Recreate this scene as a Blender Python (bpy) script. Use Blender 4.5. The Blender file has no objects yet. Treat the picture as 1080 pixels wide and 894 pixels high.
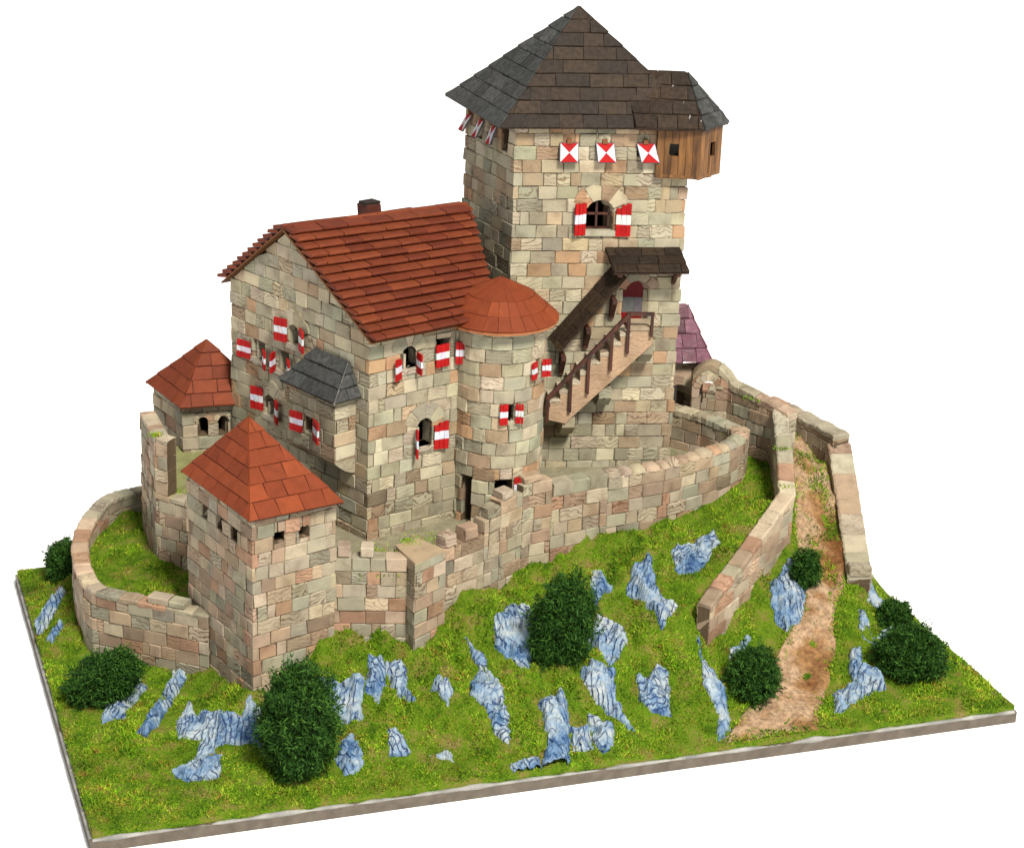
import bpy, math, random
import numpy as np
from mathutils import Vector, Matrix, noise

random.seed(7)
rng = np.random.default_rng(7)
scene = bpy.context.scene
col = scene.collection
rad = math.radians

# ------------------------------------------------------------------ helpers: objects
def tag(o, label=None, cat=None, group=None, kind=None):
    if label: o['label'] = label
    if cat: o['category'] = cat
    if group: o['group'] = group
    if kind: o['kind'] = kind
    return o

def empty(name, loc, label=None, cat=None, group=None):
    o = bpy.data.objects.new(name, None)
    o.empty_display_size = .1
    o.location = loc
    col.objects.link(o)
    return tag(o, label, cat, group)

class MB:
    """collects faces of one mesh object with a tint and a seed per face"""
    def __init__(s):
        s.v, s.f, s.t, s.s, s.m = [], [], [], [], []
    def add(s, verts, faces, tint=(1, 1, 1), seed=0., mat=0):
        n = len(s.v)
        s.v.extend([tuple(p) for p in verts])
        for f in faces:
            s.f.append(tuple(i + n for i in f)); s.t.append(tint); s.s.append(seed); s.m.append(mat)
    def box(s, c, ax, ay, az, tint=(1, 1, 1), seed=0., mat=0, jit=0.):
        """box from centre and three half axis vectors"""
        c, ax, ay, az = (np.asarray(k, float) for k in (c, ax, ay, az))
        vs = []
        for k in (-1, 1):
            for j in (-1, 1):
                for i in (-1, 1):
                    vs.append(c + i * ax + j * ay + k * az + (rng.normal(0, jit, 3) if jit else 0))
        s.add(vs, [(0, 2, 3, 1), (4, 5, 7, 6), (0, 1, 5, 4), (1, 3, 7, 5), (3, 2, 6, 7), (2, 0, 4, 6)], tint, seed, mat)
    def prism(s, bottom, top, tint=(1, 1, 1), seed=0., mat=0):
        n = len(bottom)
        s.add(list(bottom) + list(top), [tuple(range(n - 1, -1, -1)), tuple(range(n, 2 * n))] +
              [(i, (i + 1) % n, n + (i + 1) % n, n + i) for i in range(n)], tint, seed, mat)
    def build(s, name, mats, parent=None, smooth=False, kind=None, recalc=True):
        me = bpy.data.meshes.new(name)
        off = np.array(parent.location) if parent is not None and parent.parent is None else (
            np.array(parent.location) + np.array(parent.parent.location) if parent is not None else np.zeros(3))
        if parent is not None and parent.parent is not None and parent.parent.parent is not None:
            off = off + np.array(parent.parent.parent.location)
        v = np.array(s.v, float) - off
        me.from_pydata(v.tolist(), [], s.f)
        if not isinstance(mats, (list, tuple)): mats = [mats]
        for m in mats: me.materials.append(m)
        if len(mats) > 1: me.polygons.foreach_set('material_index', s.m)
        a = me.attributes.new('tint', 'FLOAT_COLOR', 'FACE')
        t = np.ones((len(s.f), 4)); t[:, :3] = np.array(s.t)
        a.data.foreach_set('color', t.ravel())
        b = me.attributes.new('seed', 'FLOAT', 'FACE')
        b.data.foreach_set('value', np.array(s.s, float))
        if smooth: me.polygons.foreach_set('use_smooth', [True] * len(s.f))
        me.update()
        if recalc:
            import bmesh
            bm = bmesh.new(); bm.from_mesh(me); bmesh.ops.recalc_face_normals(bm, faces=bm.faces); bm.to_mesh(me); bm.free()
        o = bpy.data.objects.new(name, me)
        col.objects.link(o)
        if parent is not None: o.parent = parent
        if kind: o['kind'] = kind
        return o

# ------------------------------------------------------------------ helpers: materials
def new_mat(name, rough=.8, spec=.3):
    m = bpy.data.materials.new(name); m.use_nodes = True
    nt = m.node_tree; b = nt.nodes['Principled BSDF']
    b.inputs['Roughness'].default_value = rough
    b.inputs['Specular IOR Level'].default_value = spec
    return m, nt, b
def N(nt, t, **kw):
    n = nt.nodes.new(t)
    for k, v in kw.items():
        if k in n.inputs: n.inputs[k].default_value = v
        else: setattr(n, k, v)
    return n
def mixc(nt, fac, a, b, mode='MIX'):
    n = nt.nodes.new('ShaderNodeMix'); n.data_type = 'RGBA'; n.blend_type = mode
    for sock, val in ((n.inputs['Factor'], fac), (n.inputs[6], a), (n.inputs[7], b)):
        if hasattr(val, 'links'): nt.links.new(val, sock)
        elif isinstance(val, (tuple, list)): sock.default_value = (*val[:3], 1)
        else: sock.default_value = val
    return n.outputs[2]
def ramp(nt, src, stops):
    n = nt.nodes.new('ShaderNodeValToRGB'); e = n.color_ramp.elements
    while len(e) < len(stops): e.new(.5)
    for k, (p, c) in zip(e, stops): k.position = p; k.color = (*c, 1) if len(c) == 3 else c
    nt.links.new(src, n.inputs[0]); return n.outputs[0]
def math_(nt, op, a, b=None, clamp=False):
    n = nt.nodes.new('ShaderNodeMath'); n.operation = op; n.use_clamp = clamp
    for i, val in enumerate((a, b)):
        if val is None: continue
        if hasattr(val, 'links'): nt.links.new(val, n.inputs[i])
        else: n.inputs[i].default_value = val
    return n.outputs[0]
def seeded_coord(nt, scale=(1, 1, 1)):
    """object coordinates shifted by the face's own seed, so no two stones share a pattern"""
    tc = N(nt, 'ShaderNodeTexCoord'); at = N(nt, 'ShaderNodeAttribute', attribute_name='seed')
    comb = N(nt, 'ShaderNodeCombineXYZ')
    for i, k in enumerate((37., 71., 53.)): nt.links.new(math_(nt, 'MULTIPLY', at.outputs['Fac'], k), comb.inputs[i])
    ad = N(nt, 'ShaderNodeVectorMath', operation='ADD')
    nt.links.new(tc.outputs['Object'], ad.inputs[0]); nt.links.new(comb.outputs[0], ad.inputs[1])
    mp = N(nt, 'ShaderNodeVectorMath', operation='MULTIPLY'); mp.inputs[1].default_value = scale
    nt.links.new(ad.outputs[0], mp.inputs[0])
    return mp.outputs[0], at.outputs['Fac'], tc.outputs['Object']
def bump(nt, b, h, strength=.5, dist=.004):
    n = N(nt, 'ShaderNodeBump'); n.inputs['Strength'].default_value = strength; n.inputs['Distance'].default_value = dist
    nt.links.new(h, n.inputs['Height']); nt.links.new(n.outputs[0], b.inputs['Normal'])

def stone_material(name, swirl_amount=.85, seed_thresh=.5, rough=.78):
    m, nt, b = new_mat(name, rough, .22)
    co, sd, ob = seeded_coord(nt)
    tint = N(nt, 'ShaderNodeAttribute', attribute_name='tint').outputs['Color']
    # long sandstone veins, swirling
    wv = N(nt, 'ShaderNodeTexWave', wave_type='BANDS', bands_direction='Z')
    wv.inputs['Scale'].default_value = 13.; wv.inputs['Distortion'].default_value = 22.; wv.inputs['Detail'].default_value = 3.
    wv.inputs['Detail Scale'].default_value = .55; wv.inputs['Detail Roughness'].default_value = .55
    nt.links.new(co, wv.inputs['Vector'])
    vein = ramp(nt, wv.outputs['Fac'], [(.0, (1, 1, 1)), (.12, (.5, .5, .5)), (.32, (0, 0, 0)), (1, (0, 0, 0))])
    pick = math_(nt, 'FRACT', math_(nt, 'MULTIPLY', sd, 13.7))
    on = math_(nt, 'MULTIPLY', math_(nt, 'SUBTRACT', pick, seed_thresh, True), 1 / (1 - seed_thresh))
    fac = math_(nt, 'MULTIPLY', math_(nt, 'MULTIPLY', vein, on), swirl_amount, True)
    c1 = mixc(nt, fac, tint, (.085, .038, .018))
    # cloudy change of tone within a stone
    nz = N(nt, 'ShaderNodeTexNoise'); nz.inputs['Scale'].default_value = 11.; nz.inputs['Detail'].default_value = 4.
    nt.links.new(co, nz.inputs['Vector'])
    c2 = mixc(nt, .55, c1, mixc(nt, 1., c1, ramp(nt, nz.outputs['Fac'], [(.30, (.55, .47, .40)), (.48, (1, 1, 1)), (.72, (1.30, 1.27, 1.18))]), 'MULTIPLY'))
    # fine grain
    n2 = N(nt, 'ShaderNodeTexNoise'); n2.inputs['Scale'].default_value = 120.; n2.inputs['Detail'].default_value = 3.
    nt.links.new(ob, n2.inputs['Vector'])
    c3 = mixc(nt, 1., c2, ramp(nt, n2.outputs['Fac'], [(.3, (.91, .90, .88)), (.65, (1.05, 1.05, 1.05))]), 'MULTIPLY')
    nt.links.new(c3, b.inputs['Base Color'])
    h = math_(nt, 'ADD', math_(nt, 'MULTIPLY', n2.outputs['Fac'], .35), math_(nt, 'MULTIPLY', nz.outputs['Fac'], 1.))
    bump(nt, b, h, .4, .005)
    return m

def tint_material(name, rough=.6, spec=.35, n_scale=30., lo=.75, hi=1.2, bump_s=.4, bump_d=.004, fine=140.):
    m, nt, b = new_mat(name, rough, spec)
    co, sd, ob = seeded_coord(nt)
    tint = N(nt, 'ShaderNodeAttribute', attribute_name='tint').outputs['Color']
    nz = N(nt, 'ShaderNodeTexNoise'); nz.inputs['Scale'].default_value = n_scale; nz.inputs['Detail'].default_value = 5.
    nt.links.new(co, nz.inputs['Vector'])
    n2 = N(nt, 'ShaderNodeTexNoise'); n2.inputs['Scale'].default_value = fine; n2.inputs['Detail'].default_value = 2.
    nt.links.new(ob, n2.inputs['Vector'])
    c = mixc(nt, 1., tint, ramp(nt, nz.outputs['Fac'], [(.3, (lo,) * 3), (.7, (hi,) * 3)]), 'MULTIPLY')
    nt.links.new(c, b.inputs['Base Color'])
    bump(nt, b, math_(nt, 'ADD', nz.outputs['Fac'], math_(nt, 'MULTIPLY', n2.outputs['Fac'], .4)), bump_s, bump_d)
    return m

def wood_material(name, c0, c1, rough=.6, scale=(30, 30, 3)):
    m, nt, b = new_mat(name, rough, .35)
    co, sd, ob = seeded_coord(nt, scale)
    nz = N(nt, 'ShaderNodeTexNoise'); nz.inputs['Scale'].default_value = 1.; nz.inputs['Detail'].default_value = 4.; nz.inputs['Distortion'].default_value = .6
    nt.links.new(co, nz.inputs['Vector'])
    nt.links.new(ramp(nt, nz.outputs['Fac'], [(.3, c0), (.7, c1)]), b.inputs['Base Color'])
    bump(nt, b, nz.outputs['Fac'], .4, .004)
    return m

M = {}
M['stone'] = stone_material('sandstone_bricks')
M['swirl'] = stone_material('veined_sandstone', .55, .05)
M['tile'] = tint_material('red_clay_tiles', .65, .14, 20., .88, 1.12, .3)
M['slate'] = tint_material('brown_slate', .62, .14, 40., .6, 1.4, .5)
M['purple'] = tint_material('purple_glazed_slate', .28, .6, 30., .7, 1.4, .5)
M['paint'] = tint_material('shutter_paint', .6, .15, 40., .82, 1.08, .3)
M['dark_wood'] = wood_material('dark_brown_wood', (.018, .006, .004), (.075, .020, .009), .55)
M['shade_wood'] = wood_material('black_shade_wood', (.006, .004, .003), (.022, .013, .008), .6)  # near-black wood, stands in for the shade inside oriel and turret doorway
M['plank'] = wood_material('golden_planks', (.045, .017, .005), (.20, .088, .022), .6, (24, 24, 4.))
M['plaster'] = tint_material('pale_plaster', .85, .2, 18., .75, 1.12, .6, .006)

def terrain_material():
    m, nt, b = new_mat('mossy_soil', .95, .1)
    tc = N(nt, 'ShaderNodeTexCoord')
    nz = N(nt, 'ShaderNodeTexNoise'); nz.inputs['Scale'].default_value = 9.; nz.inputs['Detail'].default_value = 6.
    nt.links.new(tc.outputs['Object'], nz.inputs['Vector'])
    n2 = N(nt, 'ShaderNodeTexNoise'); n2.inputs['Scale'].default_value = 90.; n2.inputs['Detail'].default_value = 3.
    nt.links.new(tc.outputs['Object'], n2.inputs['Vector'])
    f = math_(nt, 'ADD', math_(nt, 'MULTIPLY', nz.outputs['Fac'], .6), math_(nt, 'MULTIPLY', n2.outputs['Fac'], .4))
    nt.links.new(ramp(nt, f, [(.36, (.03, .07, .003)), (.5, (.09, .16, .006)), (.62, (.17, .13, .035)), (.72, (.27, .21, .11))]), b.inputs['Base Color'])
    bump(nt, b, n2.outputs['Fac'], .9, .02)
    return m
def path_material():
    m, nt, b = new_mat('packed_dirt', .8, .25)
    tc = N(nt, 'ShaderNodeTexCoord')
    def nn(s, d=5.):
        n = N(nt, 'ShaderNodeTexNoise'); n.inputs['Scale'].default_value = s; n.inputs['Detail'].default_value = d
        nt.links.new(tc.outputs['Object'], n.inputs['Vector']); return n.outputs['Fac']
    a, f, g = nn(3.2), nn(38.), nn(130., 2.)
    c = ramp(nt, a, [(.34, (.13, .05, .012)), (.46, (.25, .135, .055)), (.56, (.36, .25, .16)), (.68, (.17, .075, .02))])
    c = mixc(nt, 1., c, ramp(nt, f, [(.3, (.6, .57, .55)), (.65, (1.18, 1.15, 1.1))]), 'MULTIPLY')
    nt.links.new(c, b.inputs['Base Color'])
    bump(nt, b, math_(nt, 'ADD', f, math_(nt, 'MULTIPLY', g, .5)), .9, .016)
    return m
def rock_material():
    m, nt, b = new_mat('blue_washed_plaster_rock', .55, .3)
    co, sd, ob = seeded_coord(nt)
    def noi(scale, detail, rough=.5):
        n = N(nt, 'ShaderNodeTexNoise'); n.inputs['Scale'].default_value = scale; n.inputs['Detail'].default_value = detail; n.inputs['Roughness'].default_value = rough
        nt.links.new(co, n.inputs['Vector']); return n
    n1, n2, n3 = noi(5.5, 5.), noi(24., 6., .65), noi(90., 3.)
    ang = N(nt, 'ShaderNodeCombineXYZ'); nt.links.new(math_(nt, 'ADD', math_(nt, 'MULTIPLY', sd, 2.2), -.9), ang.inputs[2])
    def lines(scale, dist, dsc, w, rot):
        mp = N(nt, 'ShaderNodeMapping'); mp.inputs['Scale'].default_value = (1, 1, .8)
        mp.vector_type = 'POINT'; ad = N(nt, 'ShaderNodeVectorMath', operation='ADD'); ad.inputs[1].default_value = (0, 0, rot)
        nt.links.new(ang.outputs[0], ad.inputs[0]); nt.links.new(ad.outputs[0], mp.inputs['Rotation']); nt.links.new(co, mp.inputs['Vector'])
        wv = N(nt, 'ShaderNodeTexWave', wave_type='BANDS', bands_direction='X'); wv.inputs['Scale'].default_value = scale; wv.inputs['Distortion'].default_value = dist
        wv.inputs['Detail'].default_value = 3.; wv.inputs['Detail Scale'].default_value = dsc; wv.inputs['Detail Roughness'].default_value = .6
        nt.links.new(mp.outputs[0], wv.inputs['Vector'])
        return ramp(nt, wv.outputs['Fac'], [(0, (1, 1, 1)), (w, (.25, .25, .25)), (w * 2.2, (0, 0, 0))])
    l1 = lines(10., 9., .9, .11, 0.); l2 = lines(5., 10., .9, .07, 1.35)
    ck = math_(nt, 'MAXIMUM', l1, math_(nt, 'MULTIPLY', l2, .6))
    ck = math_(nt, 'MULTIPLY', ck, ramp(nt, noi(7., 2.).outputs['Fac'], [(.40, (.06, .06, .06)), (.52, (1, 1, 1))]))
    f = math_(nt, 'ADD', math_(nt, 'MULTIPLY', n1.outputs['Fac'], .62), math_(nt, 'MULTIPLY', n2.outputs['Fac'], .38))
    base = ramp(nt, f, [(.36, (.025, .07, .16)), (.42, (.08, .155, .27)), (.49, (.17, .245, .33)), (.56, (.27, .325, .36)), (.67, (.40, .415, .40))])
    c = mixc(nt, math_(nt, 'MULTIPLY', ck, .88), base, (.010, .042, .17))
    nt.links.new(c, b.inputs['Base Color'])
    bump(nt, b, math_(nt, 'SUBTRACT', math_(nt, 'ADD', math_(nt, 'MULTIPLY', n3.outputs['Fac'], .3), n2.outputs['Fac']), ck), .9, .014)
    return m
def leaf_material(name, trans=.0, rough=.7):
    m, nt, b = new_mat(name, rough, .15)
    t = N(nt, 'ShaderNodeAttribute', attribute_name='tint').outputs['Color']
    nt.links.new(t, b.inputs['Base Color'])
    return m
M['terrain'] = terrain_material(); M['path'] = path_material(); M['rock'] = rock_material()
M['grass'] = leaf_material('grass_fibres'); M['leaf'] = leaf_material('bush_foam')

# ------------------------------------------------------------------ brick walls
PAL_UP = [((.50, .455, .315), 4), ((.425, .40, .285), 4), ((.55, .49, .36), 3.4), ((.47, .37, .24), 2.4), ((.48, .295, .165), 1.4), ((.37, .265, .165), 1.3), ((.43, .425, .31), 2.6)]
PAL_LOW = [((.50, .42, .295), 3.2), ((.43, .395, .285), 2.8), ((.49, .365, .25), 3.2), ((.45, .265, .165), 1.9), ((.39, .28, .19), 2), ((.54, .455, .335), 2.4), ((.39, .375, .28), 1.8)]
MORTAR = (.085, .058, .034)
def pick(pal):
    w = [k[1] for k in pal]; c = random.choices(pal, w)[0][0]
    g = random.gauss(.61, .085)
    mid = (.50, .375, .26); c = tuple(k * .86 + q * .14 for k, q in zip(c, mid))
    return tuple(max(.02, k * g * random.gauss(1, .02)) for k in c)

class Path:
    """outer face of a wall: polyline seen from outside left to right; pos(s, d, z) with d outward"""
    def __init__(s, pts, closed=False):
        P = [np.array(p[:2], float) for p in pts]
        s.P = P; n = len(P)
        seg = [P[i + 1] - P[i] for i in range(n - 1)]
        s.L = [np.linalg.norm(k) for k in seg]; s.cum = np.concatenate([[0], np.cumsum(s.L)])
        nr = [np.array([k[1], -k[0]]) / l for k, l in zip(seg, s.L)]
        s.nr = nr; s.m = []
        for i in range(n):
            a = nr[i - 1] if i > 0 else (nr[-1] if closed else nr[0]); b = nr[i] if i < n - 1 else (nr[0] if closed else nr[-1])
            s.m.append((a + b) / max(.35, 1 + a @ b))
        s.len = s.cum[-1]
    def seg(s, t):
        return int(min(max(np.searchsorted(s.cum, t, side='right') - 1, 0), len(s.L) - 1))
    def pos(s, t, d, z):
        i = s.seg(t); k = (t - s.cum[i]) / s.L[i]
        p = (s.P[i] + d * s.m[i]) * (1 - k) + (s.P[i + 1] + d * s.m[i + 1]) * k
        return np.array([p[0], p[1], z])

def subtract(r, o):
    s0, s1, z0, z1 = r; a, b, c, d = o
    if a >= s1 or b <= s0 or c >= z1 or d <= z0: return [r]
    out = []
    if a > s0: out.append((s0, a, z0, z1))
    if b < s1: out.append((b, s1, z0, z1))
    m0, m1 = max(a, s0), min(b, s1)
    if c > z0: out.append((m0, m1, z0, c))
    if d < z1: out.append((m0, m1, d, z1))
    return out

def brick(mb, path, s0, s1, z0, z1, top, din, dout, bev, tint, seed, jit=.0016, both=False, breaks=()):
    if s1 - s0 < .01 or z1 - z0 < .006: return
    if top:
        ss = np.linspace(s0, s1, 15); ok = np.array([top(k) > z0 + .010 for k in ss])
        if not ok.any(): return
        i0 = int(np.argmax(ok)); i1 = 14 - int(np.argmax(ok[::-1]))
        s0, s1 = ss[i0], ss[i1]
        if s1 - s0 < .012: return
    b = min(bev, (s1 - s0) * .3, (z1 - z0) * .3)
    S = [s0] + ([s0 + b, s1 - b] if b > 0 else []) + [s1]
    S += [c for c in list(path.cum[1:-1]) + list(breaks) if s0 + b + .002 < c < s1 - b - .002]
    S = sorted(S)
    vs, k = [], 0
    hmax = 0
    for idx, t in enumerate(S):
        zt = min(z1, top(t)) if top else z1
        zt = max(zt, z0 + .003); hmax = max(hmax, zt - z0)
        bb = min(b, (zt - z0) * .3)
        end = b > 0 and idx in (0, len(S) - 1)
        do = dout - (bb if end else 0); di = din + (bb if (end and both) else 0)
        if b > 0:
            sec = [(do - bb, z0), (do, z0 + bb), (do, zt - bb), (do - bb, zt)]
            sec += [(di + bb, zt), (di, zt - bb), (di, z0 + bb), (di + bb, z0)] if both else [(di, zt), (di, z0)]
        else: sec = [(do, z0), (do, zt), (di, zt), (di, z0)]
        for d, z in sec:
            p = path.pos(t, d, z)
            if jit: p = p + rng.normal(0, jit, 3)
            vs.append(p)
        k = len(sec)
    if hmax < .014 and b > 0: return
    fs = [tuple(range(k)), tuple(range((len(S) - 1) * k + k - 1, (len(S) - 1) * k - 1, -1))]
    for i in range(len(S) - 1):
        for j in range(k):
            a = i * k + j; c = i * k + (j + 1) % k
            fs.append((a, a + k, c + k, c))
    mb.add(vs, fs, tint, seed)

def brick_wall(mb, path, z0, top, h=.0747, pal=PAL_UP, openings=(), thick=False, t=.09, breaks=(), zmax=None, wlen=(.078, .150),
               bev=.0038, extras=(), s_lo=0., s_hi=None, zvar=.0, core=True, course_off=0.):
    """coursed bricks along a path; top is a number or a function of s"""
    s_hi = path.len if s_hi is None else s_hi
    topf = top if callable(top) else None
    zm = zmax if zmax is not None else (top if not callable(top) else max(top(k) for k in np.linspace(s_lo, s_hi, 200)))
    nrow = int(math.ceil((zm - z0) / h))
    for r in range(nrow):
        a0 = z0 + r * h; a1 = min(a0 + h, zm + (0 if topf else 0))
        if a1 - a0 < .02 and not topf: continue
        s = s_lo - random.uniform(0, .1)
        while s < s_hi:
            w = random.uniform(*wlen) * (1.0 if random.random() > .16 else .55)
            e = s + w
            if s_hi - e < .035: e = s_hi
            c0, c1 = max(s, s_lo), min(e, s_hi)
            s = e
            if c1 - c0 < .012: continue
            zj = random.gauss(0, zvar) if zvar else 0
            rects = [(c0 + .0011, c1 - .0011, a0 + .0010, a1 - .0010)]
            for o in openings: rects = [q for k in rects for q in subtract(k, o)]
            for q in rects:
                dj = min(max(random.gauss(.0015, .0026), -.003), .007)
                brick(mb, path, *q[:3], q[3], topf, -t if thick else -.035, dj, bev, pick(pal), random.random(), both=thick, breaks=breaks)
    for (e0, e1, b0, b1) in extras:
        brick(mb, path, e0, e1, b0, b1, None, -t if thick else -.08, random.gauss(.002, .002), bev * 1.4, pick(pal), random.random(), both=True)
    if core:
        lim = sorted([s_lo, s_hi] + [c for c in list(path.cum[1:-1]) + list(breaks) if s_lo < c < s_hi])
        for u0, u1 in zip(lim[:-1], lim[1:]):
            rects = [(u0, u1, z0, zm)]
            for o in openings: rects = [q for k in rects for q in subtract(k, o)]
            for q in rects:
                brick(mb, path, *q, (lambda k: topf(k) - .006) if topf else (lambda k: zm - .006), -t + .006 if thick else -.085, -.0065, 0, MORTAR, .01, jit=0, breaks=breaks)

def coping(mb, path, top, hc, t, s0=0., s1=None, wl=(.09, .17), out=.006, pal=PAL_LOW, inner=.004, bev=.006):
    s1 = path.len if s1 is None else s1
    s = s0
    while s < s1 - .02:
        e = min(s + random.uniform(*wl), s1)
        if s1 - e < .05: e = s1
        S = sorted([s + .001, s + .001 + bev, e - .001 - bev, e - .001] + [c for c in list(path.cum[1:-1]) + list(np.arange(s + .025, e - .02, .022)) if s + .012 < c < e - .012])
        vs = []; dz = random.gauss(0, .002); do = out + random.gauss(0, .002)
        for i, k in enumerate(S):
            zt = top(k) + dz; b_ = bev; end = bev * .8 if i in (0, len(S) - 1) else 0
            for d, z in ((do - b_ * 1.5, zt - hc), (do, zt - hc + b_), (do, zt - b_ * 1.3 - end), (do - b_ * 1.5, zt - end), (-t - inner + b_ * 1.5, zt - end), (-t - inner, zt - b_ * 1.3 - end), (-t - inner, zt - hc + b_), (-t - inner + b_, zt - hc)):
                vs.append(path.pos(k, d, z) + rng.normal(0, .0015, 3))
        n = len(S); fs = [tuple(range(8)), tuple(range((n - 1) * 8 + 7, (n - 1) * 8 - 1, -1))]
        for i in range(n - 1):
            for j in range(8): fs.append((i * 8 + j, (i + 1) * 8 + j, (i + 1) * 8 + (j + 1) % 8, i * 8 + (j + 1) % 8))
        mb.add(vs, fs, pick(pal), random.random()); s = e

def voussoirs(mb, path, sc, zs, rin, rout, n=5, a0=12., a1=168., pal=PAL_UP, dout=.008, din=-.085):
    ang = np.radians(np.linspace(a1, a0, n + 1)) + np.r_[0, rng.normal(0, .03, n - 1), 0]
    for i in range(n):
        a, b = ang[i] - .012, ang[i + 1] + .012
        q = [(rin, a), (rout * random.uniform(.94, 1.05), a), (rout * random.uniform(.94, 1.05), b), (rin, b)]
        m = (a + b) / 2
        P = [(sc + r * math.cos(k), zs + r * math.sin(k)) for r, k in q]
        P.insert(2, (sc + rout * 1.04 * math.cos(m), zs + rout * 1.04 * math.sin(m)))
        P.append((sc + rin * math.cos(m), zs + rin * math.sin(m)))
        j = random.gauss(0, .0015)
        mb.prism([path.pos(s, din, z) for s, z in P], [path.pos(s, dout + j, z) for s, z in P], pick(pal), random.random())

RED = (.31, .005, .005); WHITE = (.50, .50, .54)
def shutter(parent, path, s, z0, z1, w, side, ang, d=.012, arch=0., name='shutter', label=None):
    """planked shutter, red with a white middle band; hinge at s, side -1/+1 = which way it swings when open, ang 180 = flat on the wall"""
    i = path.seg(s); n2 = path.nr[i]; tdir = np.array([-n2[1], n2[0], 0.]); nn = np.array([n2[0], n2[1], 0.])
    a = rad(ang)
    ax = -math.cos(a) * tdir * side + math.sin(a) * nn
    nrm = np.cross(ax, (0, 0, 1))
    hinge = path.pos(s, d, 0)
    mb = MB(); sd = random.random()
    hh = z1 - z0
    for p in range(3):
        u0, u1 = w * p / 3 + .001, w * (p + 1) / 3 - .001
        zt = z1 - arch * (abs((p - 2 if True else p)) / 2.) ** 1.5
        for (b0, b1, c) in ((0, .36, RED), (.36, .66, WHITE), (.66, 1, RED)):
            q0 = z0 + hh * b0; q1 = z0 + hh * b1 if b1 < 1 else zt
            cc = hinge + ax * (u0 + u1) / 2 + np.array([0, 0, (q0 + q1) / 2])
            mb.box(cc, ax * (u1 - u0) / 2, nrm / np.linalg.norm(nrm) * .005, (0, 0, (q1 - q0) / 2), tuple(k * random.gauss(1, .05) for k in c), sd + p * .1, jit=.0008)
    o = mb.build(name, M['paint'], parent)
    if label: o['label'] = label
    return o

def on_wall(origin, yaw):
    """path helper for a straight wall frame: t along, o outward, z up"""
    d = np.array([math.cos(rad(yaw)), math.sin(rad(yaw)), 0.]); n = np.array([d[1], -d[0], 0.])
    o3 = np.array([origin[0], origin[1], 0.])
    return lambda t, o, z: o3 + d * t + n * o + np.array([0, 0, z])

# ------------------------------------------------------------------ shingled roofs
def shingles(mb, poly, rows, wr, thick, lift, cols, gap=.004, over=.0, jit=.0012, vary=.1, under=(.05, .03, .02)):
    """poly: eave left, eave right, top right, top left (world points); tiles as slabs clipped to the face"""
    P = [np.array(p, float) for p in poly]
    u = P[1] - P[0]; u /= np.linalg.norm(u)
    n = np.cross(u, P[3] - P[0]); n /= np.linalg.norm(n)
    if n[2] < 0: n = -n
    v = np.cross(n, u); v /= np.linalg.norm(v)
    if v[2] < 0: v = -v
    q = [((p - P[0]) @ u, (p - P[0]) @ v) for p in P]
    H = (q[2][1] + q[3][1]) / 2
    def xl(t): return q[0][0] + (q[3][0] - q[0][0]) * t
    def xr(t): return q[1][0] + (q[2][0] - q[1][0]) * t
    def pt(x, t, w):
        # v measured along the left/right edges so that slightly twisted faces stay closed
        l = P[0] + (P[3] - P[0]) * t; r = P[1] + (P[2] - P[1]) * t
        a, b = xl(t), xr(t); k = (x - a) / (b - a) if abs(b - a) > 1e-6 else 0
        return l + (r - l) * k + n * w
    mb.prism([p - n * .009 for p in P], [p - n * .001 for p in P], under, .3)
    for r in range(rows):
        t0, t1 = r / rows, (r + 1) / rows
        lo, hi = min(xl(t0), xl(t1)), max(xr(t0), xr(t1))
        x = lo - random.uniform(0, wr[1])
        while x < hi:
            w = random.uniform(*wr); a, b = x, x + w; x += w
            A0, B0 = np.clip([a, b], xl(t0), xr(t0)); A1, B1 = np.clip([a, b], xl(t1), xr(t1))
            if (B0 - A0) + (B1 - A1) < .012: continue
            g = gap / 2
            A0, B0, A1, B1 = A0 + min(g, (B0 - A0) / 2), B0 - min(g, (B0 - A0) / 2), A1 + min(g, (B1 - A1) / 2), B1 - min(g, (B1 - A1) / 2)
            tt0 = t0 - over / H + (gap * .5 / H if over == 0 else 0); tt1 = t1 - (gap * .5 / H if over == 0 else 0)
            lj = lift + random.gauss(0, .0015)
            j = lambda: rng.normal(0, jit, 3)
            c = random.choices(cols, [1] * len(cols))[0]; gk = random.gauss(1, vary); c = tuple(max(.005, k * gk) for k in c)
            ch = thick * .45
            bot = [pt(A0, tt0, lj), pt(B0, tt0, lj), pt(B1, tt1, .0), pt(A1, tt1, .0)]
            mid = [pt(A0, tt0, lj + thick - ch) + j(), pt(B0, tt0, lj + thick - ch) + j()]
            vv = ch / H
            top = [pt(A0, tt0 + vv, lj + thick) + j(), pt(B0, tt0 + vv, lj + thick) + j(), pt(B1, tt1, thick) + j(), pt(A1, tt1, thick) + j()]
            mb.add(bot + mid + top, [(3, 2, 1, 0), (0, 1, 5, 4), (4, 5, 7, 6), (6, 7, 8, 9), (1, 2, 8, 7, 5), (2, 3, 9, 8), (3, 0, 4, 6, 9)], c, random.random())

def ridge_cap(mb, a, b, w, cols, n=1, lift=.0):
    a = np.array(a, float); b = np.array(b, float); d = b - a; L = np.linalg.norm(d); d /= L
    s = np.cross(d, (0, 0, 1)); s /= np.linalg.norm(s); up = np.cross(s, d)
    for i in range(n):
        p, q = a + d * L * i / n, a + d * (L * (i + 1) / n - .002)
        c = random.choice(cols); gk = random.gauss(1, .08); c = tuple(k * gk for k in c)
        B = [p - s * w - up * w * .6, p + up * (w * .35 + lift), p + s * w - up * w * .6]
        T = [q - s * w - up * w * .6, q + up * (w * .35 + lift), q + s * w - up * w * .6]
        mb.prism(B, T, c, random.random())

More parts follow.
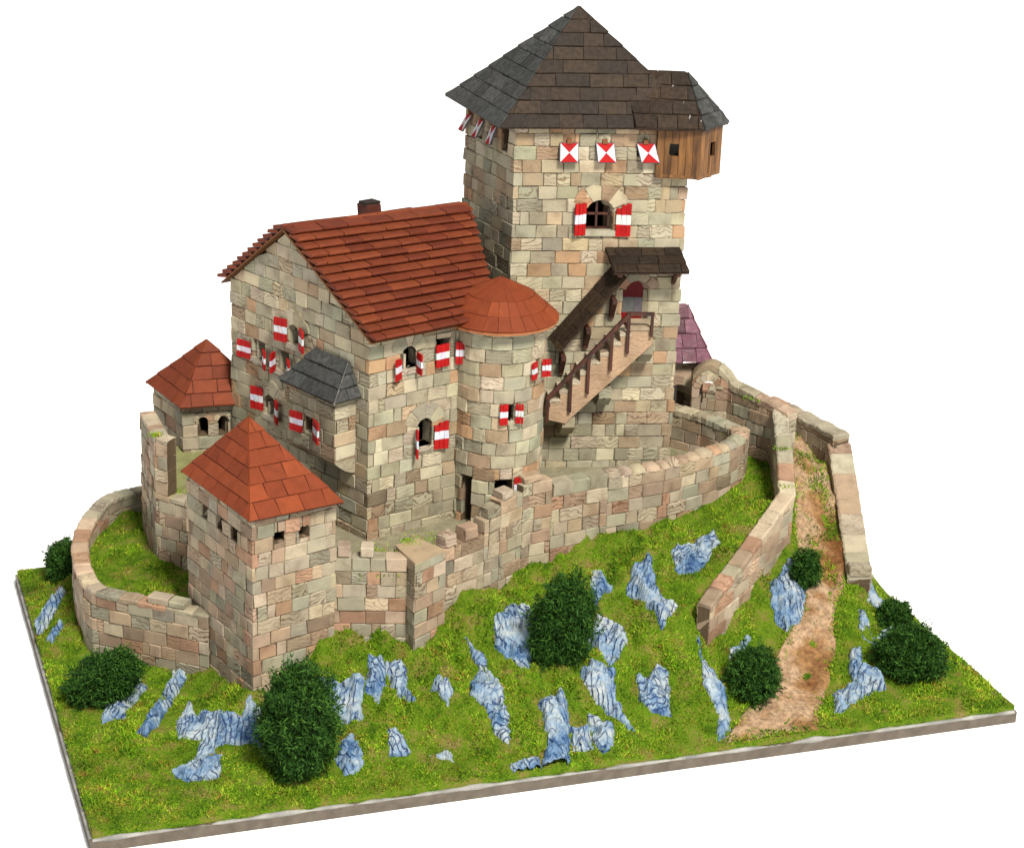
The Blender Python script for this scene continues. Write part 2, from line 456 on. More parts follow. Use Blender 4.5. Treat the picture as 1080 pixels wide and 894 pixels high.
TILE = [(.125, .027, .011), (.145, .034, .013), (.105, .022, .010), (.13, .030, .012)]
TILE_FLAT = [(.155, .031, .010), (.172, .036, .011), (.142, .028, .009)]
SLATE = [(.020, .0125, .0075), (.027, .0165, .009), (.017, .0115, .0075), (.024, .014, .008)]
SLATE_G = [(.038, .039, .037), (.046, .046, .043), (.034, .034, .032)]  # grey slate; on the keep's left face it paints in a sky sheen
PURPLE = [(.10, .032, .05), (.125, .045, .066), (.09, .03, .042)]

# ------------------------------------------------------------------ terrain
CTRL = np.array([(-1.787, -0.922, 0.25), (-2.763, -0.173, 0.12), (-2.012, -0.636, 0.16), (-1.633, -0.831, 0.29), (-3.037, 0.755, 0.15), (-2.573, -0.773, 0.12), (-2.358, -0.877, 0.13), (-2.07, -1.168, 0.14), (-2.021, -1.494, 0.115), (-1.578, -1.32, 0.14), (-1.859, -0.966, 0.2), (-1.453, -0.673, 0.38), (-1.04, -0.609, 0.42), (-0.824, -0.476, 0.44), (-0.409, 0.068, 0.55), (0.032, 0.205, 0.62), (0.356, 0.443, 0.66), (0.584, 0.709, 0.7), (0.867, 0.879, 0.74), (-1.472, -0.972, 0.22), (-1.337, -0.87, 0.28), (-1.147, -0.827, 0.32), (-1.251, -1.312, 0.15), (-0.952, -0.849, 0.34), (-0.936, -1.09, 0.2), (-0.874, -1.342, 0.13), (-0.56, -0.909, 0.28), (-0.569, -0.665, 0.37), (-0.456, -1.139, 0.14), (-0.375, -0.42, 0.42), (-0.224, -0.617, 0.36), (-0.17, -0.976, 0.17), (0.078, -0.201, 0.5), (0.077, -0.534, 0.33), (0.282, -0.183, 0.5), (0.329, -0.573, 0.25), (0.074, -0.921, 0.15), (0.273, -0.851, 0.12), (0.428, -0.454, 0.36), (0.487, -0.573, 0.34), (0.52, -0.696, 0.24), (0.604, -0.793, 0.13), (0.91, 0.744, 0.74), (0.723, 0.373, 0.66), (0.557, 0.175, 0.57), (0.784, 0.203, 0.71), (0.644, -0.011, 0.62), (1.017, 0.66, 0.78), (1.297, 0.502, 0.45), (1.146, 0.124, 0.33), (1.314, 0.809, 0.55), (1.31, 1.416, 0.78), (1.238, 1.757, 0.86), (0.817, -0.791, 0.11), (1.163, -0.682, 0.11), (0.976, -0.207, 0.2), (1.291, -0.068, 0.2), (0.733, -0.597, 0.14), (0.686, -0.487, 0.22), (1.461, 0.371, 0.4), (1.404, 0.016, 0.22), (1.496, -0.105, 0.17), (1.354, -0.423, 0.13), (1.691, -0.215, 0.12), (1.919, -0.086, 0.12), (1.51, 0.479, 0.44), (1.582, 0.386, 0.28), (1.666, 0.29, 0.2), (0.99, 1.059, 0.79), (0.987, 1.332, 0.8), (-2.4, -2.0, 0.1), (-2.07, -1.885, 0.1), (-1.739, -1.769, 0.1), (-1.409, -1.654, 0.1), (-1.078, -1.539, 0.1), (-0.748, -1.423, 0.1), (-0.417, -1.308, 0.1), (-0.087, -1.192, 0.1), (0.243, -1.077, 0.1), (0.574, -0.962, 0.1), (0.904, -0.846, 0.1), (1.235, -0.731, 0.1), (1.565, -0.616, 0.1), (1.896, -0.5, 0.1), (2.226, -0.385, 0.1), (-2.523, -1.647, 0.1), (-2.646, -1.294, 0.1), (-2.77, -0.941, 0.1), (-2.893, -0.589, 0.1), (-3.016, -0.236, 0.1), (-3.139, 0.117, 0.1), (-3.262, 0.47, 0.1), (-3.386, 0.823, 0.1), (2.103, -0.032, 0.1), (1.98, 0.321, 0.1), (1.856, 0.674, 0.1), (1.733, 1.026, 0.1), (1.61, 1.379, 0.1), (1.487, 1.732, 0.1), (1.364, 2.085, 0.1), (1.24, 2.438, 0.1), (-3.0, 0.957, 0.1), (-2.615, 1.092, 0.1), (-2.229, 1.227, 0.1), (-1.844, 1.361, 0.1), (-1.458, 1.496, 0.1), (-1.073, 1.63, 0.1), (-0.687, 1.765, 0.1), (-0.302, 1.9, 0.1), (0.084, 2.034, 0.1), (0.469, 2.169, 0.1), (0.855, 2.303, 0.1), (0.605, -0.345, 0.26), (0.7, -0.125, 0.28), (0.845, 0.1, 0.33), (0.975, 0.315, 0.41), (1.11, 0.52, 0.49), (0.66, -0.4, 0.22), (0.78, -0.17, 0.26), (0.92, 0.06, 0.31), (1.05, 0.27, 0.39), (0.46, -0.25, 0.49), (0.57, -0.04, 0.57), (0.7, 0.18, 0.67), (0.85, 0.42, 0.75), (0.98, 0.6, 0.8), (0.52, -0.42, 0.3), (0.8, -0.25, 0.25), (1.43, 0.95, 0.67), (1.44, 0.65, 0.56), (1.4, 1.2, 0.78), (1.44, 0.45, 0.46), (-1.0, 0.2, 0.7), (-0.2, 0.9, 0.74), (0.3, 0.9, 0.76), (-0.6, 0.9, 0.7), (-2.6, 0.3, 0.29), (-2.5, 0.7, 0.29), (-2.75, 0.6, 0.28), (-2.6, 0.12, 0.27), (-2.6, -0.36, 0.1), (-2.42, -0.44, 0.085), (-2.22, -0.52, 0.08), (-2.06, -0.62, 0.11), (-1.95, -0.76, 0.16), (-2.45, -0.2, 0.26), (-2.25, -0.2, 0.28), (-2.45, -0.5, 0.1), (-1.8, -0.2, 0.4), (-1.7, 0.4, 0.5), (0.5, 1.7, 0.8), (1.1, 1.6, 0.84), (1.35, 1.5, 0.8), (0.3, 2.0, 0.6), (-1.0, 1.5, 0.4), (-2.0, 1.0, 0.25), (1.66, 0.9, 0.14), (1.68, 0.6, 0.14), (1.75, 0.35, 0.13), (1.6, 1.2, 0.14), (0.7, 1.5, 0.8), (0.8, 1.3, 0.79), (-1.2, -0.3, 0.68), (-0.8, 0.0, 0.7), (-0.3, 0.45, 0.7), (0.3, 0.7, 0.74), (0.7, 1.05, 0.77)])
def tps():
    P = CTRL; n = len(P)
    r = np.hypot(P[:, None, 0] - P[None, :, 0], P[:, None, 1] - P[None, :, 1])
    Mx = np.zeros((n + 1, n + 1)); Mx[:n, :n] = r - .02 * np.eye(n); Mx[:n, n] = 1; Mx[n, :n] = 1
    return np.linalg.solve(Mx, np.append(P[:, 2], 0))
TW = tps()
def T_raw(x, y):
    x = np.asarray(x, float); y = np.asarray(y, float)
    return np.hypot(x[..., None] - CTRL[:, 0], y[..., None] - CTRL[:, 1]) @ TW[:-1] + TW[-1]
A0 = np.array([-2.4, -2.0]); U = np.array([4.626, 1.615]); WID = float(np.linalg.norm(U)); U = U / WID; V = np.array([-U[1], U[0]]); DEP = 2.99
NA, NB = 300, 190
ga, gb = np.meshgrid(np.linspace(0, WID, NA), np.linspace(0, DEP, NB), indexing='ij')
GX = A0[0] + U[0] * ga + V[0] * gb; GY = A0[1] + U[1] * ga + V[1] * gb
GZ = T_raw(GX, GY)
edge = np.minimum(np.minimum(ga, WID - ga), np.minimum(gb, DEP - gb))
nz = np.array([[noise.fractal(Vector((x * 4, y * 4, 1.7)), 1., 2., 4) for x, y in zip(rx, ry)] for rx, ry in zip(GX, GY)])
nz2 = np.array([[noise.fractal(Vector((x * 13, y * 13, 8.7)), .8, 2., 3) for x, y in zip(rx, ry)] for rx, ry in zip(GX, GY)])
slope_ = np.clip((GZ - .13) / .1, 0, 1) * np.clip((.75 - GZ) / .1, 0, 1) * np.clip((.50 - GX) / .12, .12, 1)
GZ = GZ + (nz * (.018 + .050 * slope_) + nz2 * (.014 + .026 * slope_)) * np.clip(edge / .1, .25, 1)
GZ = np.maximum(GZ, .075)
def Tz(x, y):
    x = np.asarray(x, float) - A0[0]; y = np.asarray(y, float) - A0[1]
    a = np.clip((x * U[0] + y * U[1]) / WID * (NA - 1), 0, NA - 1.001); b = np.clip((x * V[0] + y * V[1]) / DEP * (NB - 1), 0, NB - 1.001)
    i = a.astype(int); j = b.astype(int); fa, fb = a - i, b - j
    return (GZ[i, j] * (1 - fa) * (1 - fb) + GZ[i + 1, j] * fa * (1 - fb) + GZ[i, j + 1] * (1 - fa) * fb + GZ[i + 1, j + 1] * fa * fb)
def inpoly(x, y, poly):
    x = np.asarray(x); y = np.asarray(y); c = np.zeros(x.shape, bool); n = len(poly)
    for i in range(n):
        x0, y0 = poly[i]; x1, y1 = poly[(i + 1) % n]
        if y0 == y1: continue
        k = ((y0 > y) != (y1 > y)) & (x < (x1 - x0) * (y - y0) / (y1 - y0) + x0); c ^= k
    return c
def edge_dist(x, y, poly):
    d = np.full(np.shape(x), 9.); n = len(poly)
    for i in range(n):
        a = np.array(poly[i]); b = np.array(poly[(i + 1) % n]); ab = b - a
        t = np.clip(((x - a[0]) * ab[0] + (y - a[1]) * ab[1]) / (ab @ ab), 0, 1)
        d = np.minimum(d, np.hypot(x - a[0] - t * ab[0], y - a[1] - t * ab[1]))
    return d

def grid_mesh(name, X, Y, Z, mat, kind=None, skirt=None, mask=None, smooth=True):
    na, nb = X.shape
    vs = np.stack([X, Y, Z], -1).reshape(-1, 3)
    f = []
    for i in range(na - 1):
        for j in range(nb - 1):
            if mask is not None and not (mask[i, j] or mask[i + 1, j] or mask[i, j + 1] or mask[i + 1, j + 1]): continue
            f.append((i * nb + j, (i + 1) * nb + j, (i + 1) * nb + j + 1, i * nb + j + 1))
    vs = vs.tolist()
    if skirt is not None:
        ring = [(i, 0) for i in range(na)] + [(na - 1, j) for j in range(1, nb)] + [(i, nb - 1) for i in range(na - 2, -1, -1)] + [(0, j) for j in range(nb - 2, 0, -1)]
        b0 = len(vs)
        for (i, j) in ring: vs.append([X[i, j], Y[i, j], skirt])
        n = len(ring)
        for k in range(n):
            i, j = ring[k]; i2, j2 = ring[(k + 1) % n]
            f.append((i * nb + j, b0 + k, b0 + (k + 1) % n, i2 * nb + j2))
    me = bpy.data.meshes.new(name); me.from_pydata(vs, [], f); me.materials.append(mat)
    if smooth: me.polygons.foreach_set('use_smooth', [True] * len(f))
    me.update()
    o = bpy.data.objects.new(name, me); col.objects.link(o)
    if kind: o['kind'] = kind
    return o

grid_mesh('ground', GX, GY, GZ, M['terrain'], 'structure', skirt=.066)

# table: bright white surface the model stands on
m, nt, b = new_mat('white_table', .9, .0); b.inputs['Base Color'].default_value = (.93, .93, .93, 1); M['table'] = m
mb = MB(); mb.add([(-60, -40, 0), (60, -40, 0), (60, 90, 0), (-60, 90, 0)], [(0, 1, 2, 3)])
tag(mb.build('table_surface', M['table']), kind='structure')

# base board
mb = MB()
def bp(a, b_, z): return (A0[0] + U[0] * a + V[0] * b_, A0[1] + U[1] * a + V[1] * b_, z)
e = .012
mb.prism([bp(-e, -e, .002), bp(WID + e, -e, .002), bp(WID + e, DEP + e, .002), bp(-e, DEP + e, .002)],
         [bp(-e, -e, .064), bp(WID + e, -e, .064), bp(WID + e, DEP + e, .064), bp(-e, DEP + e, .064)], (.115, .095, .075), .2)
# rough plaster smeared along the rim: one irregular bead per side
for (fn, L) in ((lambda a, o_, z: np.array(bp(a, -e - o_, z)), WID), (lambda a, o_, z: np.array(bp(-e - o_, a, z)), DEP), (lambda a, o_, z: np.array(bp(WID + e + o_, a, z)), DEP)):
    na = int(L / .02); vs = []; fs = []; prof_ = [(-.014, .062), (.001, .055), (.0035, .064), (-.004, .073), (-.02, .074)]
    for i in range(na + 1):
        a = L * i / na; k = max(0, noise.fractal(Vector((a * 5, L, 0)), 1., 2., 3) + .42); k2 = noise.noise(Vector((a * 30, L, 3)))
        for (o_, z) in prof_: vs.append(fn(a, o_ * (.3 + k) + .001 * k2, .062 + (z - .062) * (.15 + 1.1 * k) + .0015 * k2))
    for i in range(na):
        g = .26 + .16 * noise.noise(Vector((i * .15, L, 8)))
        mb.add([vs[i * 5 + j] for j in range(5)] + [vs[(i + 1) * 5 + j] for j in range(5)], [(j, j + 1, j + 6, j + 5) for j in range(4)], (g, g * .97, g * .90), .3)
tag(mb.build('base_board', M['plaster']), 'grey rectangular base board under the whole castle model', 'base board')

# path
PL = [(.55, -.96), (.65, -.83), (.78, -.551), (.93, -.188), (1.03, 0), (1.11, .178), (1.12, .42), (1.10, .62), (1.11, .87), (1.11, 1.25), (1.0, 1.5), (.62, 1.62)]
PR = [(1.24, -.725), (1.16, -.70), (1.235, -.395), (1.33, -.008), (1.33, .212), (1.39, .335), (1.46, .574), (1.46, .916), (1.42, 1.25), (1.28, 1.48), (1.05, 1.85), (.7, 1.95)]
PATH_POLY = PL + PR[::-1]
def resample(P, n):
    P = np.array(P); l = np.r_[0, np.cumsum(np.hypot(*np.diff(P, axis=0).T))]; t = np.linspace(0, l[-1], n)
    return np.stack([np.interp(t, l, P[:, 0]), np.interp(t, l, P[:, 1])], -1)
l_, r_ = resample(PL, 130), resample(PR, 130)
w_ = np.linspace(0, 1, 34)
PX = l_[:, None, 0] * (1 - w_) + r_[:, None, 0] * w_; PY = l_[:, None, 1] * (1 - w_) + r_[:, None, 1] * w_
pe = np.minimum(w_, 1 - w_)[None, :] * np.hypot(*(r_ - l_).T)[:, None]
pn = np.array([[noise.fractal(Vector((x * 9, y * 9, 5.1)), 1., 2., 4) for x, y in zip(rx, ry)] for rx, ry in zip(PX, PY)])
rut = np.exp(-((w_ - .62) / .10) ** 2)[None, :] * .012
PV = (PX - A0[0]) * V[0] + (PY - A0[1]) * V[1]
PZ = Tz(PX, PY) + .014 + pn * .012 - rut - .035 * np.clip(1 - pe / .05, 0, 1) - .02 * np.clip(1 - PV / .06, 0, 1)
inside = ((PX - A0[0]) * V[0] + (PY - A0[1]) * V[1]) > .004
grid_mesh('dirt_path', PX, PY, PZ, M['path'], 'structure', mask=inside)

# main courtyard floor
CY = [(-1.44, -.50), (-1.10, -.50), (-.98, -.40), (-.86, -.33), (-.62, -.07), (-.43, .17), (-.05, .40), (.31, .60), (.63, .87), (.80, 1.09), (.62, 1.32), (.45, 1.6), (-.2, 1.7), (-1.2, .9), (-1.55, .2)]
mb = MB(); mb.prism([(x, y, .55) for x, y in CY], [(x, y, .805) for x, y in CY], (.20, .18, .115), .4)
tag(mb.build('courtyard_floor', M['plaster']), kind='structure')

# raised grassy yard inside the curved wall
YARD = [(-2.70, -.20), (-2.84, .05), (-2.90, .30), (-2.905, .50), (-2.87, .75), (-2.78, .92), (-2.60, 1.04), (-2.3, 1.0), (-2.1, .4), (-2.10, -.40), (-2.40, -.32)]
xs, ys = np.meshgrid(np.linspace(-2.93, -2.08, 60), np.linspace(-.42, 1.06, 100), indexing='ij')
YZ = np.array([[.405 + .035 * noise.fractal(Vector((x * 5, y * 5, 12.)), 1., 2., 3) + .04 * max(0, y) for x, y in zip(a, b)] for a, b in zip(xs, ys)])
def yard_z(x, y):
    i = np.clip((np.asarray(x) + 2.93) / .85 * 59, 0, 59).astype(int); j = np.clip((np.asarray(y) + .42) / 1.48 * 99, 0, 99).astype(int)
    return YZ[i, j]
grid_mesh('yard_ground', xs, ys, YZ, M['terrain'], 'structure', mask=inpoly(xs, ys, YARD))

# ------------------------------------------------------------------ rocks
ROCKS = {
 'r1':[(-3.06, 0.46), (-3.01, 0.36), (-3.05, 0.05), (-3.1, -0.05), (-3.13, -0.02), (-3.12, 0.2)],
 'r2':[(-2.983, 0.066), (-2.95, -0.002), (-2.981, -0.118), (-3.015, -0.081)],
 'r3':[(-2.481, -0.527), (-2.397, -0.579), (-2.446, -0.906), (-2.534, -0.953), (-2.545, -0.819)],
 'r4':[(-2.271, -0.481), (-2.208, -0.497), (-2.253, -0.986), (-2.294, -1.083), (-2.34, -1.051)],
 'r5a':[(-2.155, -0.989), (-2.122, -0.798), (-2.064, -0.952), (-1.945, -0.974), (-1.95, -1.242), (-2.024, -1.287), (-2.016, -1.148), (-2.123, -1.137)],
 'r5b':[(-1.936, -1.037), (-1.832, -1.063), (-1.804, -0.94), (-1.748, -1.005), (-1.715, -1.233), (-1.851, -1.21), (-1.926, -1.213)],
 'r5c':[(-2.095, -1.433), (-2.011, -1.311), (-1.905, -1.329), (-1.882, -1.499), (-1.983, -1.502), (-2.08, -1.473)],
 'r6':[(-1.481, -0.786), (-1.374, -0.835), (-1.238, -0.841), (-1.239, -0.998), (-1.303, -1.037), (-1.414, -0.924), (-1.473, -0.866)],
 'r7':[(-1.206, -0.703), (-1.136, -0.716), (-1.115, -0.869), (-1.143, -0.939), (-1.209, -0.897)],
 'r8':[(-1.114, -0.749), (-1.033, -0.724), (-1.007, -0.736), (-1.008, -0.867), (-0.943, -0.978), (-0.993, -0.944), (-1.071, -0.873)],
 'r9':[(-1.298, -1.198), (-1.249, -1.171), (-1.202, -1.281), (-1.199, -1.376), (-1.271, -1.409), (-1.317, -1.308)],
 'r10':[(-1.076, -1.138), (-1.004, -1.143), (-0.973, -1.26), (-1.057, -1.269)],
 'r12':[(-0.863, -0.776), (-0.824, -0.77), (-0.769, -0.899), (-0.794, -0.967), (-0.874, -0.875)],
 'r13':[(-0.708, -0.555), (-0.613, -0.656), (-0.525, -0.789), (-0.496, -0.933), (-0.477, -1.088), (-0.536, -1.047), (-0.588, -0.951), (-0.671, -0.849), (-0.675, -0.771), (-0.628, -0.722)],
 'r14':[(-0.557, -0.419), (-0.425, -0.244), (-0.363, -0.299), (-0.345, -0.477), (-0.399, -0.621), (-0.467, -0.587), (-0.544, -0.514)],
 'r15':[(-0.048, 0.031), (-0.004, 0.057), (0.054, -0.054), (-0.031, -0.187), (-0.059, -0.115)],
 'r16':[(0.15, -0.102), (0.185, 0.06), (0.266, 0.078), (0.295, -0.086), (0.387, -0.177), (0.308, -0.309), (0.276, -0.236), (0.227, -0.151)],
 'r17':[(0.412, 0.275), (0.624, 0.411), (0.643, 0.295), (0.513, 0.09), (0.421, 0.116)],
 'r18':[(-0.021, -0.276), (0.108, -0.312), (0.123, -0.409), (0.04, -0.536), (-0.021, -0.447), (-0.074, -0.437), (-0.044, -0.342)],
 'r19':[(-0.103, -0.657), (-0.021, -0.584), (0.062, -0.611), (0.055, -0.742), (0.158, -0.865), (0.054, -0.843), (0.024, -0.817), (-0.08, -0.748)],
 'r20':[(0.191, -0.611), (0.298, -0.493), (0.343, -0.545), (0.345, -0.756), (0.265, -0.757), (0.206, -0.687)],
 'r21':[(-0.317, -0.902), (-0.22, -0.824), (-0.185, -0.888), (-0.169, -1.057), (-0.183, -1.222), (-0.303, -1.267), (-0.271, -1.042)],
 'r22':[(-0.065, -0.893), (0.054, -0.896), (0.052, -1.013), (0.007, -1.096), (-0.036, -1.031)],
 'r22b':[(-0.16, -0.987), (-0.077, -0.948), (-0.049, -1.073), (-0.145, -1.11)],
 'r23':[(-0.453, -1.261), (-0.326, -1.196), (-0.317, -1.282), (-0.428, -1.333)],
 'r24':[(0.527, -0.339), (0.559, -0.452), (0.645, -0.572), (0.664, -0.786), (0.587, -0.907), (0.606, -0.738), (0.543, -0.619)],
 'r25':[(0.963, 0.262), (1.088, 0.441), (1.161, 0.297), (1.102, 0.076), (1.036, 0.035), (0.981, 0.078)],
 'r26':[(0.698, -0.22), (0.788, -0.108), (0.814, -0.121), (0.698, -0.303)],
 'r27':[(1.468, 0.258), (1.504, 0.232), (1.53, 0.106), (1.743, 0.37), (1.664, 0.121), (1.56, 0.043), (1.47, 0.083)],
 'r28':[(1.381, -0.056), (1.44, -0.03), (1.447, -0.123), (1.532, -0.183), (1.534, -0.302), (1.397, -0.389), (1.366, -0.193)],
 'r29':[(1.262, -0.384), (1.368, -0.333), (1.4, -0.424), (1.291, -0.53), (1.244, -0.549)],
 'r30':[(1.53, 0.36), (1.545, 0.52), (1.6, 0.56), (1.65, 0.46), (1.61, 0.35)],
 'grey':[(-0.856, -1.242), (-0.763, -1.202), (-0.746, -1.26)],
}
ROCK_LABEL = {
 'r1': ('long blue-white rock strip by the left board edge below the rear bush', .02), 'r2': ('small pale rock chip right of the long strip at the left edge', .02),
 'r3': ('pale rock slab directly right of the bush under the curved wall', .03), 'r4': ('narrow tall white rock blade left of the front tower corner', .03),
 'r5a': ('cracked white rock with a tail, below the narrow blade at left front', .03), 'r5b': ('cracked blue rock touching the left side of the biggest front bush', .035),
 'r5c': ('low flat pale rock lying in the front left lawn', .02), 'r6': ('blue-streaked rock under the low wall right of the big front bush top', .035),
 'r7': ('white upright rock below the wall, first of a pair left of the pier', .03), 'r8': ('forked white rock directly below the wall pier', .03),
 'r9': ('small rock with blue grid cracks right of the big front bush foot', .025), 'r10': ('small square grey-blue rock alone in the front grass', .02),
 'r12': ('small pale rock shard in grass below the pier right side', .025), 'r13': ('long curved grey-blue rock ridge running down the front slope', .035),
 'r14': ('rounded white rock left of the central oval bush', .04), 'r15': ('pale blue rock at the top right of the central oval bush', .03),
 'r16': ('dark teal forked rock below the middle of the long wall', .03), 'r17': ('dark blue ribbed rock under the right end of the long wall', .03),
 'r18': ('pale cracked rock right of the central oval bush lower half', .035), 'r19': ('large smooth light blue rock with a pointed tail on the slope', .04),
 'r20': ('triangular white rock face right of the smooth blue rock', .04), 'r21': ('tall blue-veined rock near the middle of the front edge', .045),
 'r22': ('deep blue creased rock low on the front slope', .04), 'r22b': ('whitish rough rock between two blue rocks near the front edge', .03),
 'r23': ('low dark blue rock lying on the front board edge', .02), 'r24': ('narrow blue rock cliff under the low end of the ramp wall', .03),
 'r25': ('big pale blue rock slab under the ramp wall beside the dirt path', .05), 'r26': ('small blue rock behind the bush left of the path', .03),
 'r27': ('L-shaped blue rock left of the two right-hand bushes', .03), 'r28': ('white layered rock left of the large right-hand bush', .04),
 'r29': ('low white rock block at the right foot of the path', .03), 'r30': ('grey rock face below the outer end of the ramp kerb', .03),
 'grey': ('small pale rock chip near the front board edge left of centre', .015)}
for key, poly in ROCKS.items():
    lab, th = ROCK_LABEL[key]
    pa = np.array(poly); cx, cy = pa.mean(0); pa = np.array([cx, cy]) + (pa - (cx, cy)) * 1.16; poly = [tuple(k) for k in pa]; th *= 1.25
    lo, hi = pa.min(0) - .03, pa.max(0) + .03
    stp = .0085
    X, Y = np.meshgrid(np.arange(lo[0], hi[0], stp), np.arange(lo[1], hi[1], stp), indexing='ij')
    ba = np.clip((X - A0[0]) * U[0] + (Y - A0[1]) * U[1], .004, WID - .004); bb = np.clip((X - A0[0]) * V[0] + (Y - A0[1]) * V[1], .004, DEP - .004)
    X, Y = A0[0] + U[0] * ba + V[0] * bb, A0[1] + U[1] * ba + V[1] * bb
    ins = inpoly(X, Y, poly); ed = edge_dist(X, Y, poly) * np.where(ins, 1, -1)
    ed = ed + np.array([[(noise.noise(Vector((x * 28, y * 28, 3.3))) * .013 + noise.noise(Vector((x * 70, y * 70, 1.3))) * .006) for x, y in zip(a, b)] for a, b in zip(X, Y)])
    rg = np.array([[noise.ridged_multi_fractal(Vector((x * 11 + 3, y * 5, 7.)), .9, 2.1, 4, 1., 2.) for x, y in zip(a, b)] for a, b in zip(X, Y)])
    st = np.array([[noise.noise(Vector((x * 30 + y * 12, y * 6, 2.))) for x, y in zip(a, b)] for a, b in zip(X, Y)])
    Z = Tz(X, Y) + np.where(ed > 0, th * np.minimum(1, np.maximum(ed, 0) / .045) ** .75 * .8 + .008, .0) + (rg - 1.) * .030 * np.clip(ed / .02, 0, 1) + np.floor(st * 4) * .007 * np.clip(ed / .02, 0, 1)
    Z = np.where(ed < -.001, Tz(X, Y) - .02, Z)
    o = grid_mesh('rock', X - cx, Y - cy, Z - Z.mean(), M['rock'], mask=(ed > -.012), smooth=False)
    o.location = (cx, cy, Z.mean())
    sd = o.data.attributes.new('seed', 'FLOAT', 'FACE'); sd.data.foreach_set('value', [random.random()] * len(o.data.polygons))
    tag(o, lab, 'rock', 'blue-white rocks on the mound')

# ------------------------------------------------------------------ grass fibres
def fibres(x, y, z, length, width, cols, tilt=.55):
    n = len(x)
    d = rng.normal(0, tilt, (n, 3)); d[:, 2] = 1.; d /= np.linalg.norm(d, axis=1)[:, None]
    s = rng.normal(0, 1, (n, 3)); s -= (s * d).sum(1)[:, None] * d; s /= np.linalg.norm(s, axis=1)[:, None]
    b = np.stack([x, y, z], -1)
    v = np.empty((n, 3, 3)); v[:, 0] = b - s * width[:, None] / 2; v[:, 1] = b + s * width[:, None] / 2; v[:, 2] = b + d * length[:, None]
    return v, cols
def grass_col(x, y, n):
    k = np.array([noise.fractal(Vector((a * 9, b * 9, 9.)), .7, 2., 4) for a, b in zip(x, y)]) * 1.0 + rng.normal(.08, .42, n)
    stops = np.array([-.85, -.3, .2, .65, 1.05]); C = np.array([(.034, .09, .003), (.10, .22, .005), (.185, .315, .009), (.31, .34, .03), (.20, .085, .02)])
    big = np.array([noise.fractal(Vector((a * 3.2, b * 3.2, 21.)), .8, 2., 3) for a, b in zip(x, y)])
    return np.stack([np.interp(k, stops, C[:, i]) for i in range(3)], -1) * np.clip(.92 + .62 * big, .42, 1.3)[:, None]
NF = 330000
a = rng.uniform(0, WID, NF); b_ = rng.uniform(-.002, DEP, NF)
x = A0[0] + U[0] * a + V[0] * b_; y = A0[1] + U[1] * a + V[1] * b_
keep = np.ones(NF, bool)
mossy = np.array([noise.noise(Vector((p * 13, q * 13, 31.))) > .22 for p, q in zip(x, y)])
for poly in ROCKS.values():
    pa = np.array(poly); pc_ = pa.mean(0); poly = [tuple(q) for q in pc_ + (pa - pc_) * 1.16]
    keep &= ~(inpoly(x, y, poly) & (rng.uniform(0, 1, NF) < np.clip((edge_dist(x, y, poly) - .006) / .018, 0, .96) * np.where(mossy, .45, 1)))
inp = inpoly(x, y, PATH_POLY)
pd = edge_dist(x, y, PATH_POLY)
clump = np.array([noise.fractal(Vector((p * 6, q * 6, 4.)), 1., 2., 3) for p, q in zip(x, y)])
up = np.clip((y + .1) / .6, 0, 1)
pp = np.where(pd < .07, .75 * (1 - pd / .07) * (clump > -.25) + .03, np.where((clump > .32 - .42 * up) & (up > .3), .55 * up, .01 + .05 * up))
keep &= ~inp | (rng.uniform(0, 1, NF) < pp)
keep &= ~inpoly(x, y, CY)
keep &= ~inpoly(x, y, [(-1.785, -.875), (-1.40, -.58), (-1.0, -.3), (-.6, .9), (-1.2, 1.1), (-2.1, .6), (-2.2, -.28)])
lc = inpoly(x, y, [(-2.7, -.2), (-2.9, .4), (-2.85, .9), (-2.4, 1.1), (-2.2, .3), (-2.15, -.38), (-2.4, -.3)])
keep &= ~lc | (rng.uniform(0, 1, NF) < np.where(clump > -.05, .8, .25))
keep &= ~(((x > 1.0) & (y > .95)) & ~inp)
bare = clump < -.48
keep &= ~bare | (rng.uniform(0, 1, NF) < .22)
x, y = x[keep], y[keep]; n = len(x)
inyard = inpoly(x, y, YARD)
g = fibres(x, y, np.where(inyard, yard_z(x, y), Tz(x, y)) - .004 + np.where(inpoly(x, y, PATH_POLY), .016, 0), rng.uniform(.010, .026, n) * np.clip(1 + clump[keep] * 1.1, .45, 2.0), rng.uniform(.005, .0095, n), grass_col(x, y, n), .9)
# moss on wall tops and ledges: centre, radius, count
tv, tc_ = [g[0]], [g[1]]
for (mx, my, mz, mr, mn) in [(1.04, .92, 1.02, .05, 130), (1.04, .62, .905, .035, 90), (.62, 1.36, 1.0, .05, 150), (.76, 1.16, 1.0, .05, 120), (-1.03, -.36, .905, .05, 130),
                             (-1.09, -.46, .88, .03, 80), (-2.33, -.34, .5, .05, 160), (-2.38, .42, .83, .10, 420), (-.3, .31, .99, .06, 100), (.92, 1.32, 1.17, .06, 120), (-1.16, -.40, .805, .16, 700), (-.95, -.12, .805, .14, 420), (-1.22, -.28, .805, .08, 260), (-.2, .55, .805, .16, 260), (.30, .75, .805, .14, 260),
                             (-.9, -.2, .805, .06, 120), (.42, 1.22, .805, .12, 300), (-2.47, .36, 1.17, .035, 90)]:
    q = rng.normal(0, mr * .5, (mn, 2)); xx, yy = mx + q[:, 0], my + q[:, 1]
    k = fibres(xx, yy, np.full(mn, mz - .004), rng.uniform(.008, .02, mn), rng.uniform(.006, .011, mn), grass_col(xx, yy, mn))
    tv.append(k[0]); tc_.append(k[1])
vv = np.concatenate(tv); cc = np.concatenate(tc_); n = len(vv)
me = bpy.data.meshes.new('grass'); me.vertices.add(n * 3); me.vertices.foreach_set('co', vv.ravel())
